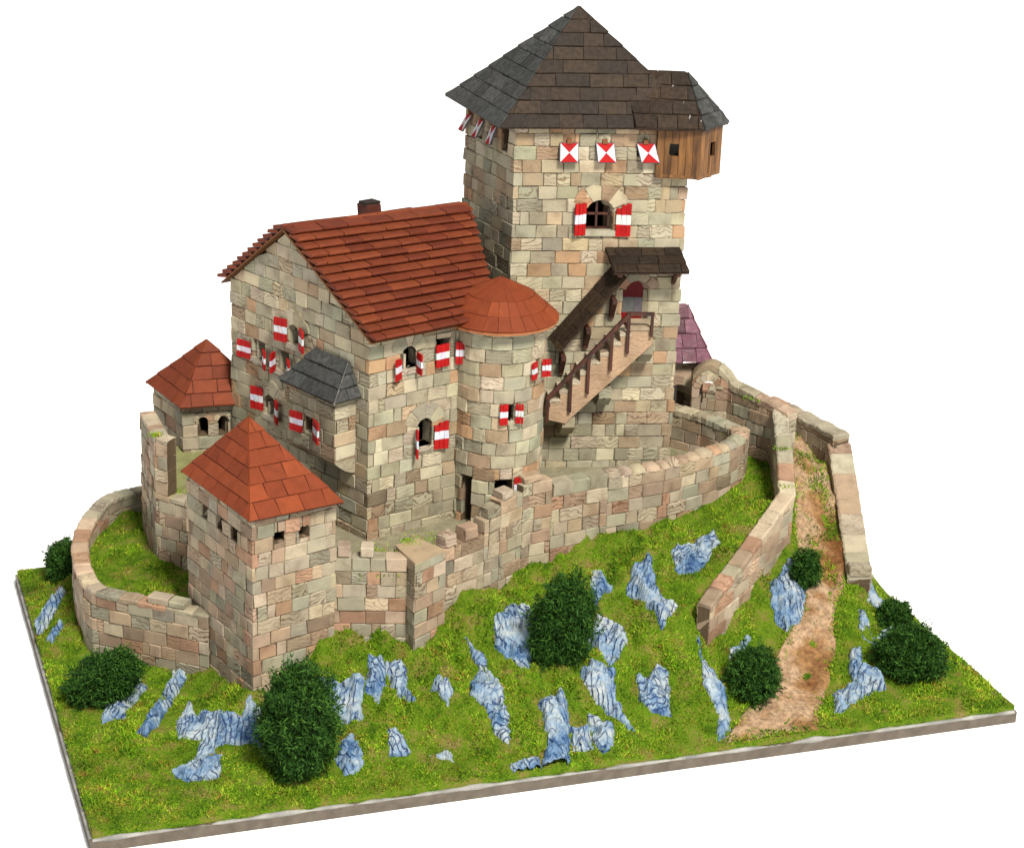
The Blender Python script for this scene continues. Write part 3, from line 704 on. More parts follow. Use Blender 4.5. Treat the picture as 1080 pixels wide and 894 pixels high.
me.loops.add(n * 3); me.loops.foreach_set('vertex_index', np.arange(n * 3)); me.polygons.add(n); me.polygons.foreach_set('loop_start', np.arange(0, n * 3, 3))
me.update(calc_edges=True)
at = me.attributes.new('tint', 'FLOAT_COLOR', 'FACE'); at.data.foreach_set('color', np.concatenate([cc, np.ones((n, 1))], 1).ravel())
me.materials.append(M['grass']); me.validate()
o = bpy.data.objects.new('grass', me); col.objects.link(o)
tag(o, 'short green and yellow flock grass covering the mound', 'grass', kind='stuff')

# ------------------------------------------------------------------ bushes
def bush(loc, rx, ry, rz, label, n=9000, tilt=0., seed=0):
    r = np.random.default_rng(100 + seed)
    d = r.normal(0, 1, (n, 3)); d /= np.linalg.norm(d, axis=1)[:, None]
    lump = np.array([1 + .24 * noise.noise(Vector(k) * 2.2 + Vector((seed, 0, 0))) + .36 * noise.noise(Vector(k) * 4.5 + Vector((0, seed, 0))) + .10 * noise.noise(Vector(k) * 11 + Vector((0, 0, seed))) for k in d])
    rr = (r.uniform(.45, 1, n) ** .5) * lump * (1 + .10 * np.minimum(r.exponential(.35, n), 1.) * (r.uniform(0, 1, n) > .8))
    p = d * rr[:, None] * np.array([rx, ry, rz])
    c, s = math.cos(tilt), math.sin(tilt)
    p = np.stack([p[:, 0] * c + p[:, 2] * s, p[:, 1], -p[:, 0] * s + p[:, 2] * c], -1)
    ln = r.uniform(.012, .028, n); w = r.uniform(.004, .008, n)
    dr = d * .6 + r.normal(0, .7, (n, 3)); dr /= np.linalg.norm(dr, axis=1)[:, None]
    sd = np.cross(dr, r.normal(0, 1, (n, 3))); sd /= np.linalg.norm(sd, axis=1)[:, None]
    bend = r.normal(0, .35, (n, 3))
    v = np.empty((n, 5, 3)); v[:, 0] = p - sd * w[:, None] / 2; v[:, 1] = p + sd * w[:, None] / 2
    midp = p + dr * ln[:, None] * .6; v[:, 2] = midp + sd * w[:, None] / 2; v[:, 3] = midp - sd * w[:, None] / 2
    v[:, 4] = p + (dr + bend) * ln[:, None] * 1.15
    base = np.arange(n)[:, None] * 5
    faces = [tuple(k) for k in (base + np.array([0, 1, 2, 3])).tolist()] + [tuple(k) for k in (base + np.array([3, 2, 4])).tolist()]
    k = r.uniform(0, 1, n) + .25 * np.array([noise.noise(Vector(q) * 9) for q in d])
    C = np.array([(.006, .026, .003), (.018, .062, .006), (.055, .13, .014)])
    tint = np.stack([np.interp(k, [0, .6, 1.1], C[:, i]) for i in range(3)], -1)
    me = bpy.data.meshes.new('bush')
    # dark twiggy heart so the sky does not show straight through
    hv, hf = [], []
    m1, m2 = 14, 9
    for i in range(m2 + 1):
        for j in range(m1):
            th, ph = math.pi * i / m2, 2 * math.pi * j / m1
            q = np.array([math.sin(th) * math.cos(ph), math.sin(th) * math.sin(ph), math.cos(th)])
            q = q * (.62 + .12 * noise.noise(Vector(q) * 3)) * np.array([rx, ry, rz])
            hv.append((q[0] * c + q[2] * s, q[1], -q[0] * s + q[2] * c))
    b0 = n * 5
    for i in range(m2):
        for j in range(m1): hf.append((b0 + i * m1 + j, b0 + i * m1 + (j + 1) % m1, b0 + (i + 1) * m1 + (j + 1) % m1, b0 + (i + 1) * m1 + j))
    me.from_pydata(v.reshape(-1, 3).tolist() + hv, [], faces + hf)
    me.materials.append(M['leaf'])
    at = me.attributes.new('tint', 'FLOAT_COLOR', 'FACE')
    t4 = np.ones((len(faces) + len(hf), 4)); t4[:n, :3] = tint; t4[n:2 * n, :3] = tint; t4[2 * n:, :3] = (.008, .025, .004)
    at.data.foreach_set('color', t4.ravel()); me.update()
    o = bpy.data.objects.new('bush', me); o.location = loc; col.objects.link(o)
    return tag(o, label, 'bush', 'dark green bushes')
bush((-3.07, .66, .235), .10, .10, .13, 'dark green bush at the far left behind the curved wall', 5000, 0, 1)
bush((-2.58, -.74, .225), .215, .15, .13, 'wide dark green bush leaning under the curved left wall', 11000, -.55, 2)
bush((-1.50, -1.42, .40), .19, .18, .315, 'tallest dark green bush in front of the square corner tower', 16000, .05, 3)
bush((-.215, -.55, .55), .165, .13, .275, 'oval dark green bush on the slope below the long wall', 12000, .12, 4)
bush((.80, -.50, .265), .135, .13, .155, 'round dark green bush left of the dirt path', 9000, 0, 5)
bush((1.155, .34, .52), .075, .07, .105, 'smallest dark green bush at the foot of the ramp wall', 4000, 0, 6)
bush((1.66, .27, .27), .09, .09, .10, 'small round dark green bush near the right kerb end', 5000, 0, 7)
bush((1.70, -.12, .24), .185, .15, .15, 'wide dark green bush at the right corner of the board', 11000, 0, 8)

# ================================================================== BUILDINGS
def quad(a, b_, c, d): return [a, b_, c, d]
def P3(p, z): return (p[0], p[1], z)

# ---------------------------------------------------------------- keep
kFL = np.array([-.559, .966]); kFR = np.array([.408, 1.093]); kBL = np.array([-.851, 1.513]); kBR = np.array([.12, 1.64])
keep = empty('castle_keep', (-.2, 1.3, .7), 'tall square stone keep with a dark pyramid roof and wooden oriel', 'tower')
kp = Path([kBR, kBL, kFL, kFR, kBR], True)
s_FL, s_BL = kp.cum[2], kp.cum[1]
front = lambda t: s_FL + t
left = lambda t: s_FL - t
ops = [(front(.409), front(.57), 2.23, 2.42), (front(.645), front(.80), 1.66, 1.95)]
for t in (.30, .495, .715): ops.append((front(t - .035), front(t + .035), 2.66, 2.735))
for t in (.455, .315, .13): ops.append((left(t + .042), left(t - .042), 2.655, 2.785))
mb = MB(); brick_wall(mb, kp, .62, 2.87, openings=ops, pal=PAL_UP)
mb.build('wall', M['stone'], keep)
kw = on_wall(kFL, 7.5)
# arched window
mb = MB(); voussoirs(mb, kp, front(.489), 2.335, .078, .165, 4, 22, 158)
mb.prism([kp.pos(front(k), -.07, z) for k, z in ((.395, 2.205), (.585, 2.205), (.585, 2.235), (.395, 2.235))],
         [kp.pos(front(k), .014, z) for k, z in ((.395, 2.205), (.585, 2.205), (.585, 2.235), (.395, 2.235))], (.30, .28, .21), .33)
win = mb.build('window', M['stone'], keep)
mb = MB()
for (t0, t1, z0, z1) in ((.411, .423, 2.235, 2.36), (.557, .569, 2.235, 2.36), (.483, .495, 2.235, 2.41), (.411, .569, 2.235, 2.247), (.411, .569, 2.318, 2.33)):
    mb.box(kp.pos(front((t0 + t1) / 2), -.035, (z0 + z1) / 2), (kp.pos(front(t1), 0, 0) - kp.pos(front(t0), 0, 0)) / 2, np.array([kp.nr[2][0], kp.nr[2][1], 0]) * .007, (0, 0, (z1 - z0) / 2), seed=random.random())
mb.build('window_frame', M['dark_wood'], win)
shutter(win, kp, front(.408), 2.212, 2.395, .07, -1, 160, arch=.0)
shutter(win, kp, front(.575), 2.205, 2.395, .085, 1, 172, arch=.03)
# hatches, red and white quarters
def hatch(path, sc, zt, zb, w, tip, name='hatch'):
    i = path.seg(sc); n2 = path.nr[i]; td = np.array([-n2[1], n2[0], 0]); nn = np.array([n2[0], n2[1], 0])
    top = path.pos(sc, .012, zt); bot = path.pos(sc, tip, zb)
    q = [top - td * w / 2, top + td * w / 2, bot + td * w / 2, bot - td * w / 2]; cen = sum(q) / 4
    nv = np.cross(q[1] - q[0], q[3] - q[0]); nv /= np.linalg.norm(nv)
    if nv @ nn < 0: nv = -nv
    mb = MB(); sd = random.random()
    mb.prism([k - nv * .008 for k in q], [k - nv * .0002 for k in q], (.10, .08, .09), sd)
    inn = [cen + (k - cen) * .93 for k in q]
    for i in range(4):
        c = RED if i % 2 == 0 else WHITE
        tri = [cen, inn[i], inn[(i + 1) % 4]]
        mb.prism([k for k in tri], [k + nv * .004 for k in tri], tuple(k * random.gauss(1, .03) for k in c), sd)
    # hinge peg
    mb.box(top + np.array([0, 0, .008]), td * w * .12, nn * .012, (0, 0, .012), (.16, .07, .03), sd)
    return mb.build(name, M['paint'], keep)
for t, rz in ((.298, 0), (.492, 0), (.714, 0)): hatch(kp, front(t), 2.738, 2.632, .105, .045)
for t in (.53, .385, .235): hatch(kp, left(t), 2.775, 2.67, .052, .05)
# door
mb = MB(); voussoirs(mb, kp, front(.722), 1.87, .072, .12, 4, 15, 165, pal=PAL_LOW)
door = None
fr = mb.build('door_arch', M['stone'], keep)
mb = MB()
for i in range(3):
    t0, t1 = .648 + i * .05, .648 + (i + 1) * .05 - .003
    for (z0, z1, c) in ((1.665, 1.745, (.20, .004, .005)), (1.745, 1.835, (.11, .105, .11)), (1.835, 1.94, (.10, .005, .007))):
        mb.box(kp.pos(front((t0 + t1) / 2), -.03, (z0 + z1) / 2), (kp.pos(front(t1), 0, 0) - kp.pos(front(t0), 0, 0)) / 2, np.array([kp.nr[2][0], kp.nr[2][1], 0]) * .008, (0, 0, (z1 - z0) / 2), tuple(k * random.gauss(.9, .05) for k in c), random.random(), jit=.0006)
mb.build('door', M['paint'], keep)
# pyramid roof
eL, eF, eR, eB = (-.975, 1.66, 2.825), (-.647, .90, 2.825), (.50, 1.06, 2.825), (.172, 1.82, 2.825)
ap = (-.235, 1.33, 3.425)
mb = MB()
shingles(mb, [eF, eR, ap, ap], 9, (.10, .19), .008, .003, SLATE, .003)
shingles(mb, [eL, eF, ap, ap], 9, (.10, .17), .008, .003, SLATE_G, .003)  # same slate as the front, sheen of this side put into the greyer colour
shingles(mb, [eR, eB, ap, ap], 9, (.10, .19), .008, .003, SLATE, .003)
shingles(mb, [eB, eL, ap, ap], 9, (.10, .19), .008, .003, SLATE, .003)
for p in (eL, eF, eR, eB): ridge_cap(mb, p, ap, .006, SLATE, 5)
roof = mb.build('roof', M['slate'], keep)
mb = MB(); mb.prism([eL, eF, eR, eB], [tuple(np.array(k) + (0, 0, .004)) for k in (eL, eF, eR, eB)], (.06, .04, .03), .5)
mb.build('soffit', M['slate'], roof)
# wooden oriel on the corner
oz0, oz1 = 2.55, 2.835
O = [(.225, 1.035), (.462, 1.008), (.592, 1.177), (.56, 1.44), (.30, 1.50)]
mb = MB()
op = Path(O)
def planks(mb, p0, p1, z0, z1, holes, nplank):
    p0, p1 = np.array(p0), np.array(p1); pth = Path([p0, p1]); L = pth.len
    for i in range(nplank):
        a, c = L * i / nplank + .001, L * (i + 1) / nplank - .001
        rects = [(a, c, z0 + random.gauss(0, .002), z1)]
        for hl in holes: rects = [q for k in rects for q in subtract(k, hl)]
        sd = random.random()
        for q in rects:
            dj = random.gauss(0, .0015)
            mb.prism([pth.pos(s, -.02, z) for s, z in ((q[0], q[2]), (q[1], q[2]), (q[1], q[3]), (q[0], q[3]))], [pth.pos(s, dj, z) for s, z in ((q[0], q[2]), (q[1], q[2]), (q[1], q[3]), (q[0], q[3]))], (1, 1, 1), sd)
planks(mb, O[0], O[1], oz0, oz1, [(.065, .12, 2.675, 2.745)], 6)
planks(mb, O[1], O[2], oz0, oz1, [(.10, .15, 2.665, 2.745)], 5)
planks(mb, O[2], O[3], oz0, oz1, [], 5)
planks(mb, O[3], O[4], oz0, oz1, [], 5)
planks(mb, (.215, 1.085), O[0], oz0, oz1, [], 2)
mb.prism([P3(k, oz0 + .005) for k in O], [P3(k, oz0 + .02) for k in O], (1, 1, 1), .7)
ori = mb.build('oriel', M['plank'], keep)
mb = MB(); mb.prism([(.30, 1.075, oz0), (.455, 1.05, oz0), (.545, 1.18, oz0), (.50, 1.4, oz0), (.36, 1.42, oz0)], [(.30, 1.075, oz1), (.455, 1.05, oz1), (.545, 1.18, oz1), (.50, 1.4, oz1), (.36, 1.42, oz1)], (1, 1, 1), .2)
mb.build('hole_shade_block', M['shade_wood'], ori)  # added black block, painted shade seen through the oriel holes
ra, rb = (.02, 1.235, 3.10), (.372, 1.20, 3.105)
q0, q1, q2, q3, q4 = (.10, .975, 2.832), (.474, .985, 2.832), (.622, 1.19, 2.832), (.59, 1.47, 2.832), (.0, 1.50, 2.832)
mb = MB()
shingles(mb, [q0, q1, rb, ra], 4, (.10, .16), .011, .005, SLATE)
shingles(mb, [q1, q2, rb, rb], 4, (.09, .15), .011, .005, SLATE_G)
shingles(mb, [q2, q3, rb, rb], 4, (.09, .15), .011, .005, SLATE_G)
shingles(mb, [q3, q4, ra, rb], 4, (.10, .16), .011, .005, SLATE)
ridge_cap(mb, q1, rb, .009, SLATE, 2); ridge_cap(mb, q2, rb, .009, SLATE, 2); ridge_cap(mb, ra, rb, .010, SLATE, 3)
mb.prism([q0, q1, q2, q3, q4], [tuple(np.array(k) + (0, 0, .004)) for k in (q0, q1, q2, q3, q4)], (.06, .04, .03), .5)
for (u_, t_, ln) in ((.70, .70, .022), (.80, .44, .018), (.84, .22, .012), (.985, .14, .012)):
    l0, l1 = np.array(q0) + (np.array(ra) - q0) * t_, np.array(q1) + (np.array(rb) - q1) * t_
    pp_ = l0 + (l1 - l0) * u_; upd = (np.array(rb) - q1); upd /= np.linalg.norm(upd); ac = (l1 - l0) / np.linalg.norm(l1 - l0)
    dd_ = upd + ac * .45; dd_ /= np.linalg.norm(dd_); nn_ = np.cross(ac, upd); nn_ /= np.linalg.norm(nn_)
    mb.box(pp_ + nn_ * .011, dd_ * ln, np.cross(nn_, dd_) * .0022, nn_ * .0015, (.22, .21, .22), .3, jit=.001)
mb.build('oriel_roof', M['slate'], ori)
# canopy over the door
mb = MB()
shingles(mb, [kw(.562, .165, 2.03), kw(.988, .165, 2.035), kw(.958, .0, 2.13), kw(.529, .0, 2.13)], 3, (.09, .16), .012, .004, SLATE, .003, jit=.0008)
can = mb.build('door_canopy', M['slate'], keep)
for t in (.60, .93):
    mb = MB(); mb.box(kw(t, .075, 2.03), kw(.012, 0, 0) - kw(0, 0, 0), (kw(0, .075, -.012) - kw(0, 0, 0)), (0, 0, .012), seed=random.random())
    a, c = kw(t, .0, 1.93), kw(t, .12, 2.03); d = (c - a) / 2
    mb.box((a + c) / 2, kw(.011, 0, 0) - kw(0, 0, 0), d, np.cross(d / np.linalg.norm(d), (kw(1, 0, 0) - kw(0, 0, 0))) * .011, seed=random.random())
    mb.build('bracket', M['dark_wood'], can)
# sloping roof over the stair
mb = MB()
SR = [kw(.285, .10, 1.55), kw(.64, .10, 1.985), kw(.60, .0, 2.05), kw(.235, .0, 1.60)]
shingles(mb, SR, 2, (.09, .15), .012, .004, SLATE, .003, jit=.0008)
srf = mb.build('stair_roof', M['slate'], keep)
for t, z in ((.31, 1.50), (.445, 1.66), (.585, 1.835)):
    mb = MB()
    a, c = kw(t, .005, z - .10), kw(t, .10, z + .015); d = (c - a) / 2
    mb.box((a + c) / 2, kw(.014, 0, 0) - kw(0, 0, 0), d, np.cross(d / np.linalg.norm(d), kw(1, 0, 0) - kw(0, 0, 0)) * .014, seed=random.random())
    mb.box(kw(t, .055, z + .01), kw(.012, 0, 0) - kw(0, 0, 0), kw(0, .055, 0) - kw(0, 0, 0), (0, 0, .012), seed=random.random())
    mb.box(kw(t, .012, z - .05), kw(.014, 0, 0) - kw(0, 0, 0), kw(0, .010, 0) - kw(0, 0, 0), (0, 0, .065), seed=random.random())
    mb.build('bracket', M['dark_wood'], srf)

# ---------------------------------------------------------------- outside stair
stair = empty('outside_staircase', tuple(kw(.5, .09, 1.1)), 'stone staircase with a brown wooden handrail climbing to the keep door', 'staircase')
NS = 8; t0, t1, zb, zt = .235, .672, 1.235, 1.69
prof = [(.222, 1.165), (.325, 1.14), (.377, 1.195), (.80, 1.615), (.80, 1.70), (.672, 1.70)]
for i in range(NS - 1, -1, -1):
    a = t0 + (t1 - t0) * i / NS; z_ = zb + (zt - zb) * (i + .5) / NS
    b2 = t0 + (t1 - t0) * (i + 1) / NS
    prof += [(b2, z_ + .004), (a, z_ + .004)]
mb = MB(); mb.prism([kw(t, .004, z) for t, z in prof], [kw(t, .165, z) for t, z in prof], (.33, .225, .145), .77)
mb.build('stringer', M['swirl'], stair)
for i in range(NS):
    a = t0 + (t1 - t0) * i / NS; b2 = t0 + (t1 - t0) * (i + 1) / NS; z_ = zb + (zt - zb) * (i + .5) / NS
    mb = MB(); c = (.36, .31, .23)
    mb.box(kw((a + b2) / 2, .088, z_ + .012), kw((b2 - a) / 2 + .004, 0, 0) - kw(0, 0, 0), kw(0, .080, 0) - kw(0, 0, 0), (0, 0, .011), c, random.random(), jit=.002)
    mb.build('step', M['stone'], stair)
mb = MB(); mb.box(kw(.735, .088, 1.708), kw(.068, 0, 0) - kw(0, 0, 0), kw(0, .082, 0) - kw(0, 0, 0), (0, 0, .009), (.28, .22, .15), .4, jit=.001)
mb.build('landing', M['stone'], stair)
for t, z in ((.346, 1.10), (.55, 1.275), (.775, 1.54)):
    mb = MB()
    w = .036
    pr = [(.0, -.075), (.07, -.06), (.15, .01), (.155, .07), (.0, .07)]
    mb.prism([kw(t - w, o_, z + k) for o_, k in pr], [kw(t + w, o_, z + k) for o_, k in pr], pick(PAL_UP), random.random())
    mb.build('corbel', M['stone'], stair)
mb = MB()
def bar(mb, a, c, w, h_, side):
    a, c = np.array(a), np.array(c); d = (c - a) / 2; u_ = d / np.linalg.norm(d); sd_ = np.array(side) / np.linalg.norm(side); nn_ = np.cross(u_, sd_)
    mb.box((a + c) / 2, d, sd_ * w, nn_ * h_, seed=random.random(), jit=.0006)
nw = kw(0, 1, 0) - kw(0, 0, 0); tw = kw(1, 0, 0) - kw(0, 0, 0)
bar(mb, kw(.212, .178, 1.295), kw(.655, .178, 1.795), .009, .010, nw)
bar(mb, kw(.645, .178, 1.80), kw(.80, .178, 1.80), .009, .010, nw)
rail = mb.build('handrail', M['dark_wood'], stair)
for t, a, c in ((.217, 1.15, 1.295), (.344, 1.215, 1.43), (.441, 1.325, 1.545), (.566, 1.465, 1.69), (.657, 1.565, 1.79), (.79, 1.665, 1.79)):
    mb = MB(); bar(mb, kw(t, .178, a), kw(t, .178, c), .0085, .0085, nw); mb.build('post', M['dark_wood'], rail)

# ---------------------------------------------------------------- main house
hF = np.array([-1.268, -.14]); dG = np.array([math.cos(rad(133.5)), math.sin(rad(133.5))]); d38 = np.array([math.cos(rad(38)), math.sin(rad(38))])
hBL = hF + 1.21 * dG; hR = hF + .90 * d38; hRB = hBL + 1.36 * d38
house = empty('main_house', (-1.2, .7, .7), 'stone house with red tiled gable roof and striped shutters', 'house')
hp = Path([hRB, hBL, hF, hR, hRB], True); s_hF = hp.cum[2]
G = lambda t: s_hF - t
FRN = lambda t: s_hF + t
rz = lambda t: 1.955 + .555 * (t + .06)
def htop(s):
    if hp.cum[1] <= s <= hp.cum[2]:
        t = s_hF - s
        return (1.955 + (2.375 - 1.955) * (t + .06) / .76 if t < .70 else 2.375 - (2.375 - 1.945) * (t - .70) / .57) - .03
    return 1.945
hops = [(G(.68), G(.58), 1.735, 1.875), (G(1.005), G(.90), 1.565, 1.66), (G(.785), G(.685), 1.555, 1.665), (G(.895), G(.795), 1.262, 1.395),
        (FRN(.205), FRN(.295), 1.735, 1.865), (FRN(.42), FRN(.52), 1.73, 1.865), (FRN(.31), FRN(.41), 1.272, 1.44)]
mb = MB(); brick_wall(mb, hp, .70, htop, openings=hops, pal=PAL_UP, breaks=[G(.70)], zmax=2.36)
mb.build('wall', M['stone'], house)
def house_window(c, z0, zs, w, arched, wallf, sill=True, nv=5, pal=PAL_UP):
    mb = MB(); s = wallf(c)
    if arched: voussoirs(mb, hp, s, zs, w / 2, w * 1.32, nv, 14, 166, pal)
    if sill:
        q = [(s - w * .62, z0 - .028), (s + w * .62, z0 - .028), (s + w * .62, z0), (s - w * .62, z0)]
        mb.prism([hp.pos(a, -.08, b) for a, b in q], [hp.pos(a, .010, b) for a, b in q], (.33, .29, .23), random.random())
    # stone jambs inside the opening
    for sg in (-1, 1):
        mb.box(hp.pos(s + sg * (w / 2 + .006), -.05, (z0 + zs) / 2), (hp.pos(s + .007, 0, 0) - hp.pos(s, 0, 0)), np.array([*hp.nr[hp.seg(s)], 0]) * .045, (0, 0, (zs - z0) / 2), (.30, .27, .20), random.random())
    return mb.build('window', M['stone'], house)
w = house_window(.63, 1.735, 1.80, .10, True, G, nv=4)
shutter(w, hp, G(.685), 1.735, 1.865, .085, -1, 165); shutter(w, hp, G(.575), 1.725, 1.85, .075, 1, 157)
w = house_window(.9525, 1.565, 1.66, .105, False, G)
shutter(w, hp, G(1.01), 1.545, 1.645, .095, -1, 168); shutter(w, hp, G(.895), 1.535, 1.64, .07, 1, 152)
w = house_window(.735, 1.555, 1.665, .10, False, G)
shutter(w, hp, G(.79), 1.545, 1.655, .06, -1, 60); shutter(w, hp, G(.68), 1.535, 1.645, .06, 1, 152)
w = house_window(.845, 1.262, 1.335, .10, True, G, nv=4)
shutter(w, hp, G(.90), 1.275, 1.405, .085, -1, 166); shutter(w, hp, G(.79), 1.245, 1.375, .06, 1, 156)
w = house_window(.25, 1.735, 1.815, .09, True, FRN, nv=5)
shutter(w, hp, FRN(.20), 1.69, 1.81, .06, -1, 150, arch=.01); shutter(w, hp, FRN(.30), 1.705, 1.82, .055, 1, 82)
w = house_window(.47, 1.73, 1.85, .10, False, FRN, sill=False)
shutter(w, hp, FRN(.415), 1.71, 1.835, .085, 1, 180, d=.016); 
shutter(w, hp, FRN(.535), 1.71, 1.835, .06, 1, 150, d=.02)
w = house_window(.36, 1.272, 1.385, .10, True, FRN, nv=4)
shutter(w, hp, FRN(.305), 1.235, 1.395, .06, -1, 118, arch=.01); shutter(w, hp, FRN(.418), 1.245, 1.40, .085, 1, 168, arch=.02)
# roof
def pl(t, k, z): p = hF + t * dG + k * d38; return (p[0], p[1], z)
d36 = np.array([math.cos(rad(36.5)), math.sin(rad(36.5))])
E0, E1 = pl(-.07, -.045, 1.945), pl(-.07, .76, 1.945)
R0 = pl(.70, -.03, 2.372); R1p = hF + .70 * dG - .03 * d38 + 1.19 * d36; R1 = (R1p[0], R1p[1], 2.338)
B0, B1 = pl(1.26, -.03, 1.935), pl(1.28, 1.40, 1.935)
mb = MB()
shingles(mb, [E0, E1, R1, R0], 14, (.11, .20), .017, .036, TILE, .004, over=.022, vary=.05, under=(.12, .05, .02))
shingles(mb, [B1, B0, R0, R1], 12, (.11, .20), .017, .036, TILE, .004, over=.022, vary=.05, under=(.12, .05, .02))
ridge_cap(mb, tuple(np.array(R0) + (0, 0, .018)), tuple(np.array(R1) + (0, 0, .018)), .022, TILE, 6)
hroof = mb.build('roof', M['tile'], house)
mb = MB(); ch = np.array(pl(.80, .60, 0)); 
for i in range(4): mb.box(ch + (0, 0, 2.20 + .058 * i), (.048 * d38[0], .048 * d38[1], 0), (.038 * dG[0], .038 * dG[1], 0), (0, 0, .029), (.075 * random.uniform(.8, 1.2), .024, .017), random.random(), jit=.003)
mb.box(ch + (0, 0, 2.408), (.046 * d38[0], .046 * d38[1], 0), (.036 * dG[0], .036 * dG[1], 0), (0, 0, .006), (.02, .015, .012), .2, jit=.002)
mb.build('chimney', M['tile'], hroof)
# bay on the gable
gw = lambda t, o_, z: np.array([*(hF + t * dG), z]) + np.array([math.cos(rad(223.5)), math.sin(rad(223.5)), 0]) * o_
bay_pts = [gw(.515, 0, 0), gw(.515, .14, 0), gw(.105, .14, 0), gw(.105, 0, 0)]
bpth = Path(bay_pts)
bs = lambda t: bpth.cum[1] + (.515 - t)
mb = MB(); brick_wall(mb, bpth, 1.262, 1.60, openings=[(bs(.36), bs(.28), 1.36, 1.45)], pal=PAL_UP, core=True, t=.09)
for i, p in enumerate([1]):
    mb.prism([P3(bay_pts[0], 1.249), P3(bay_pts[1], 1.249), P3(bay_pts[2], 1.249), P3(bay_pts[3], 1.249)], [P3(bay_pts[0], 1.263), P3(bay_pts[1], 1.263), P3(bay_pts[2], 1.263), P3(bay_pts[3], 1.263)], (.20, .15, .10), .3)
bay = mb.build('bay', M['stone'], house)
for (ta, tb_) in ((.515, .43), (.345, .275), (.20, .105)):
    mb = MB(); pr = [(0, 1.165), (.03, 1.17), (.07, 1.19), (.11, 1.22), (.135, 1.243), (.135, 1.251), (0, 1.251)]
    mb.prism([gw(ta, o_, z) for o_, z in pr], [gw(tb_, o_, z) for o_, z in pr], pick(PAL_UP), random.random()); mb.build('corbel', M['stone'], bay)
shutter(bay, bpth, bs(.365), 1.345, 1.455, .085, -1, 168); shutter(bay, bpth, bs(.275), 1.335, 1.455, .085, 1, 160)
mb = MB()
br = [gw(.525, .18, 1.60), gw(.065, .18, 1.60), gw(.16, .01, 1.775), gw(.425, .01, 1.775)]
shingles(mb, br, 3, (.10, .18), .012, .005, SLATE_G)
shingles(mb, [gw(.065, .18, 1.60), gw(.065, .0, 1.60), br[2], br[2]], 3, (.10, .16), .012, .005, SLATE_G)
shingles(mb, [gw(.525, .0, 1.60), gw(.525, .18, 1.60), br[3], br[3]], 3, (.10, .16), .012, .005, SLATE_G)
ridge_cap(mb, br[1], br[2], .008, [(.16, .15, .14)], 2); ridge_cap(mb, br[0], br[3], .008, SLATE_G, 2)
mb.build('bay_roof', M['slate'], bay)

# ---------------------------------------------------------------- round turret
tc = np.array([-.605, .35]); tr = .255
tur = empty('round_turret', (tc[0], tc[1], .7), 'round stone turret with a flat orange cone roof between house and keep', 'tower')
tp = Path([tc + tr * np.array([math.cos(rad(90 + 360 * i / 40)), math.sin(rad(90 + 360 * i / 40))]) for i in range(41)], True)
ta = lambda a: tp.len * (((a - 90) % 360) / 360)
tops = [(ta(-135), ta(-118), .78, 1.085), (ta(-78) - .05, ta(-78) + .05, 1.01, 1.085), (ta(-33) - .022, ta(-33) + .022, 1.65, 1.74), (ta(-72) - .018, ta(-72) + .018, 1.425, 1.515)]
mb = MB(); brick_wall(mb, tp, .70, 1.945, openings=tops, pal=PAL_UP)
mb.build('wall', M['stone'], tur)
mb = MB()
for i in range(3):
    a0_, a1_ = -135 + 17 * i / 3, -135 + 17 * (i + 1) / 3 - .6
    q = [(ta(a0_), .79), (ta(a1_), .79), (ta(a1_), 1.09), (ta(a0_), 1.09)]
    mb.prism([tp.pos(a, -.075, b) for a, b in q], [tp.pos(a, -.06, b) for a, b in q], (1, 1, 1), random.random())
mb.build('door', M['shade_wood'], tur)  # near-black boards put in to read as the unlit inside of the doorway
def turret_window(ang, z0, w, shut):
    mb = MB(); s_ = ta(ang); q = [(s_ - w, z0 - .02), (s_ + w, z0 - .02), (s_ + w, z0), (s_ - w, z0)]
    mb.prism([tp.pos(a, -.06, b) for a, b in q], [tp.pos(a, .006, b) for a, b in q], (.30, .28, .21), random.random()); wdw = mb.build('window', M['stone'], tur)
    for (off, b0, b1, ww, sd_, an) in shut: shutter(wdw, tp, s_ + off, b0, b1, ww, sd_, an)
turret_window(-33, 1.65, .03, [(-.024, 1.645, 1.74, .05, -1, 168), (.022, 1.64, 1.74, .05, 1, 135)])
turret_window(-72, 1.425, .026, [(-.018, 1.41, 1.525, .048, -1, 170), (.02, 1.415, 1.525, .045, 1, 155)])
turret_window(-78, 1.01, .05, [(.055, .985, 1.10, .07, 1, 165)])
mb = MB(); ez, tz = 1.940, 2.150; rr = .318
ring_ = lambda a_, k: (tc[0] + rr * k * math.cos(a_), tc[1] + rr * k * math.sin(a_), {1: ez, 'x': 0, .56: ez + .122, .0: tz}[k])
for i in range(26):
    a0_, a1_ = 2 * math.pi * i / 26 + .1, 2 * math.pi * (i + 1) / 26 + .1
    random.seed(900 + i // 2); shingles(mb, [ring_(a0_, 1), ring_(a1_, 1), ring_(a1_, .56), ring_(a0_, .56)], 2, (.5, .6), .006, .001, TILE_FLAT, .0014 if i % 2 else .0006, jit=.0004, vary=.05, under=(.06, .015, .006))
    random.seed(950 + i // 3); shingles(mb, [ring_(a0_, .56), ring_(a1_, .56), ring_(a0_, .0), ring_(a0_, .0)], 1, (.5, .6), .006, .0005, TILE_FLAT, .0006, jit=.0003, vary=.04, under=(.06, .015, .006))
random.seed(77)
mb.prism([(tc[0] + rr * math.cos(2 * math.pi * i / 26 + .1), tc[1] + rr * math.sin(2 * math.pi * i / 26 + .1), ez - .014) for i in range(26)],
         [(tc[0] + rr * math.cos(2 * math.pi * i / 26 + .1), tc[1] + rr * math.sin(2 * math.pi * i / 26 + .1), ez - .002) for i in range(26)], (.28, .10, .04), .5)
mb.build('roof', M['tile'], tur)

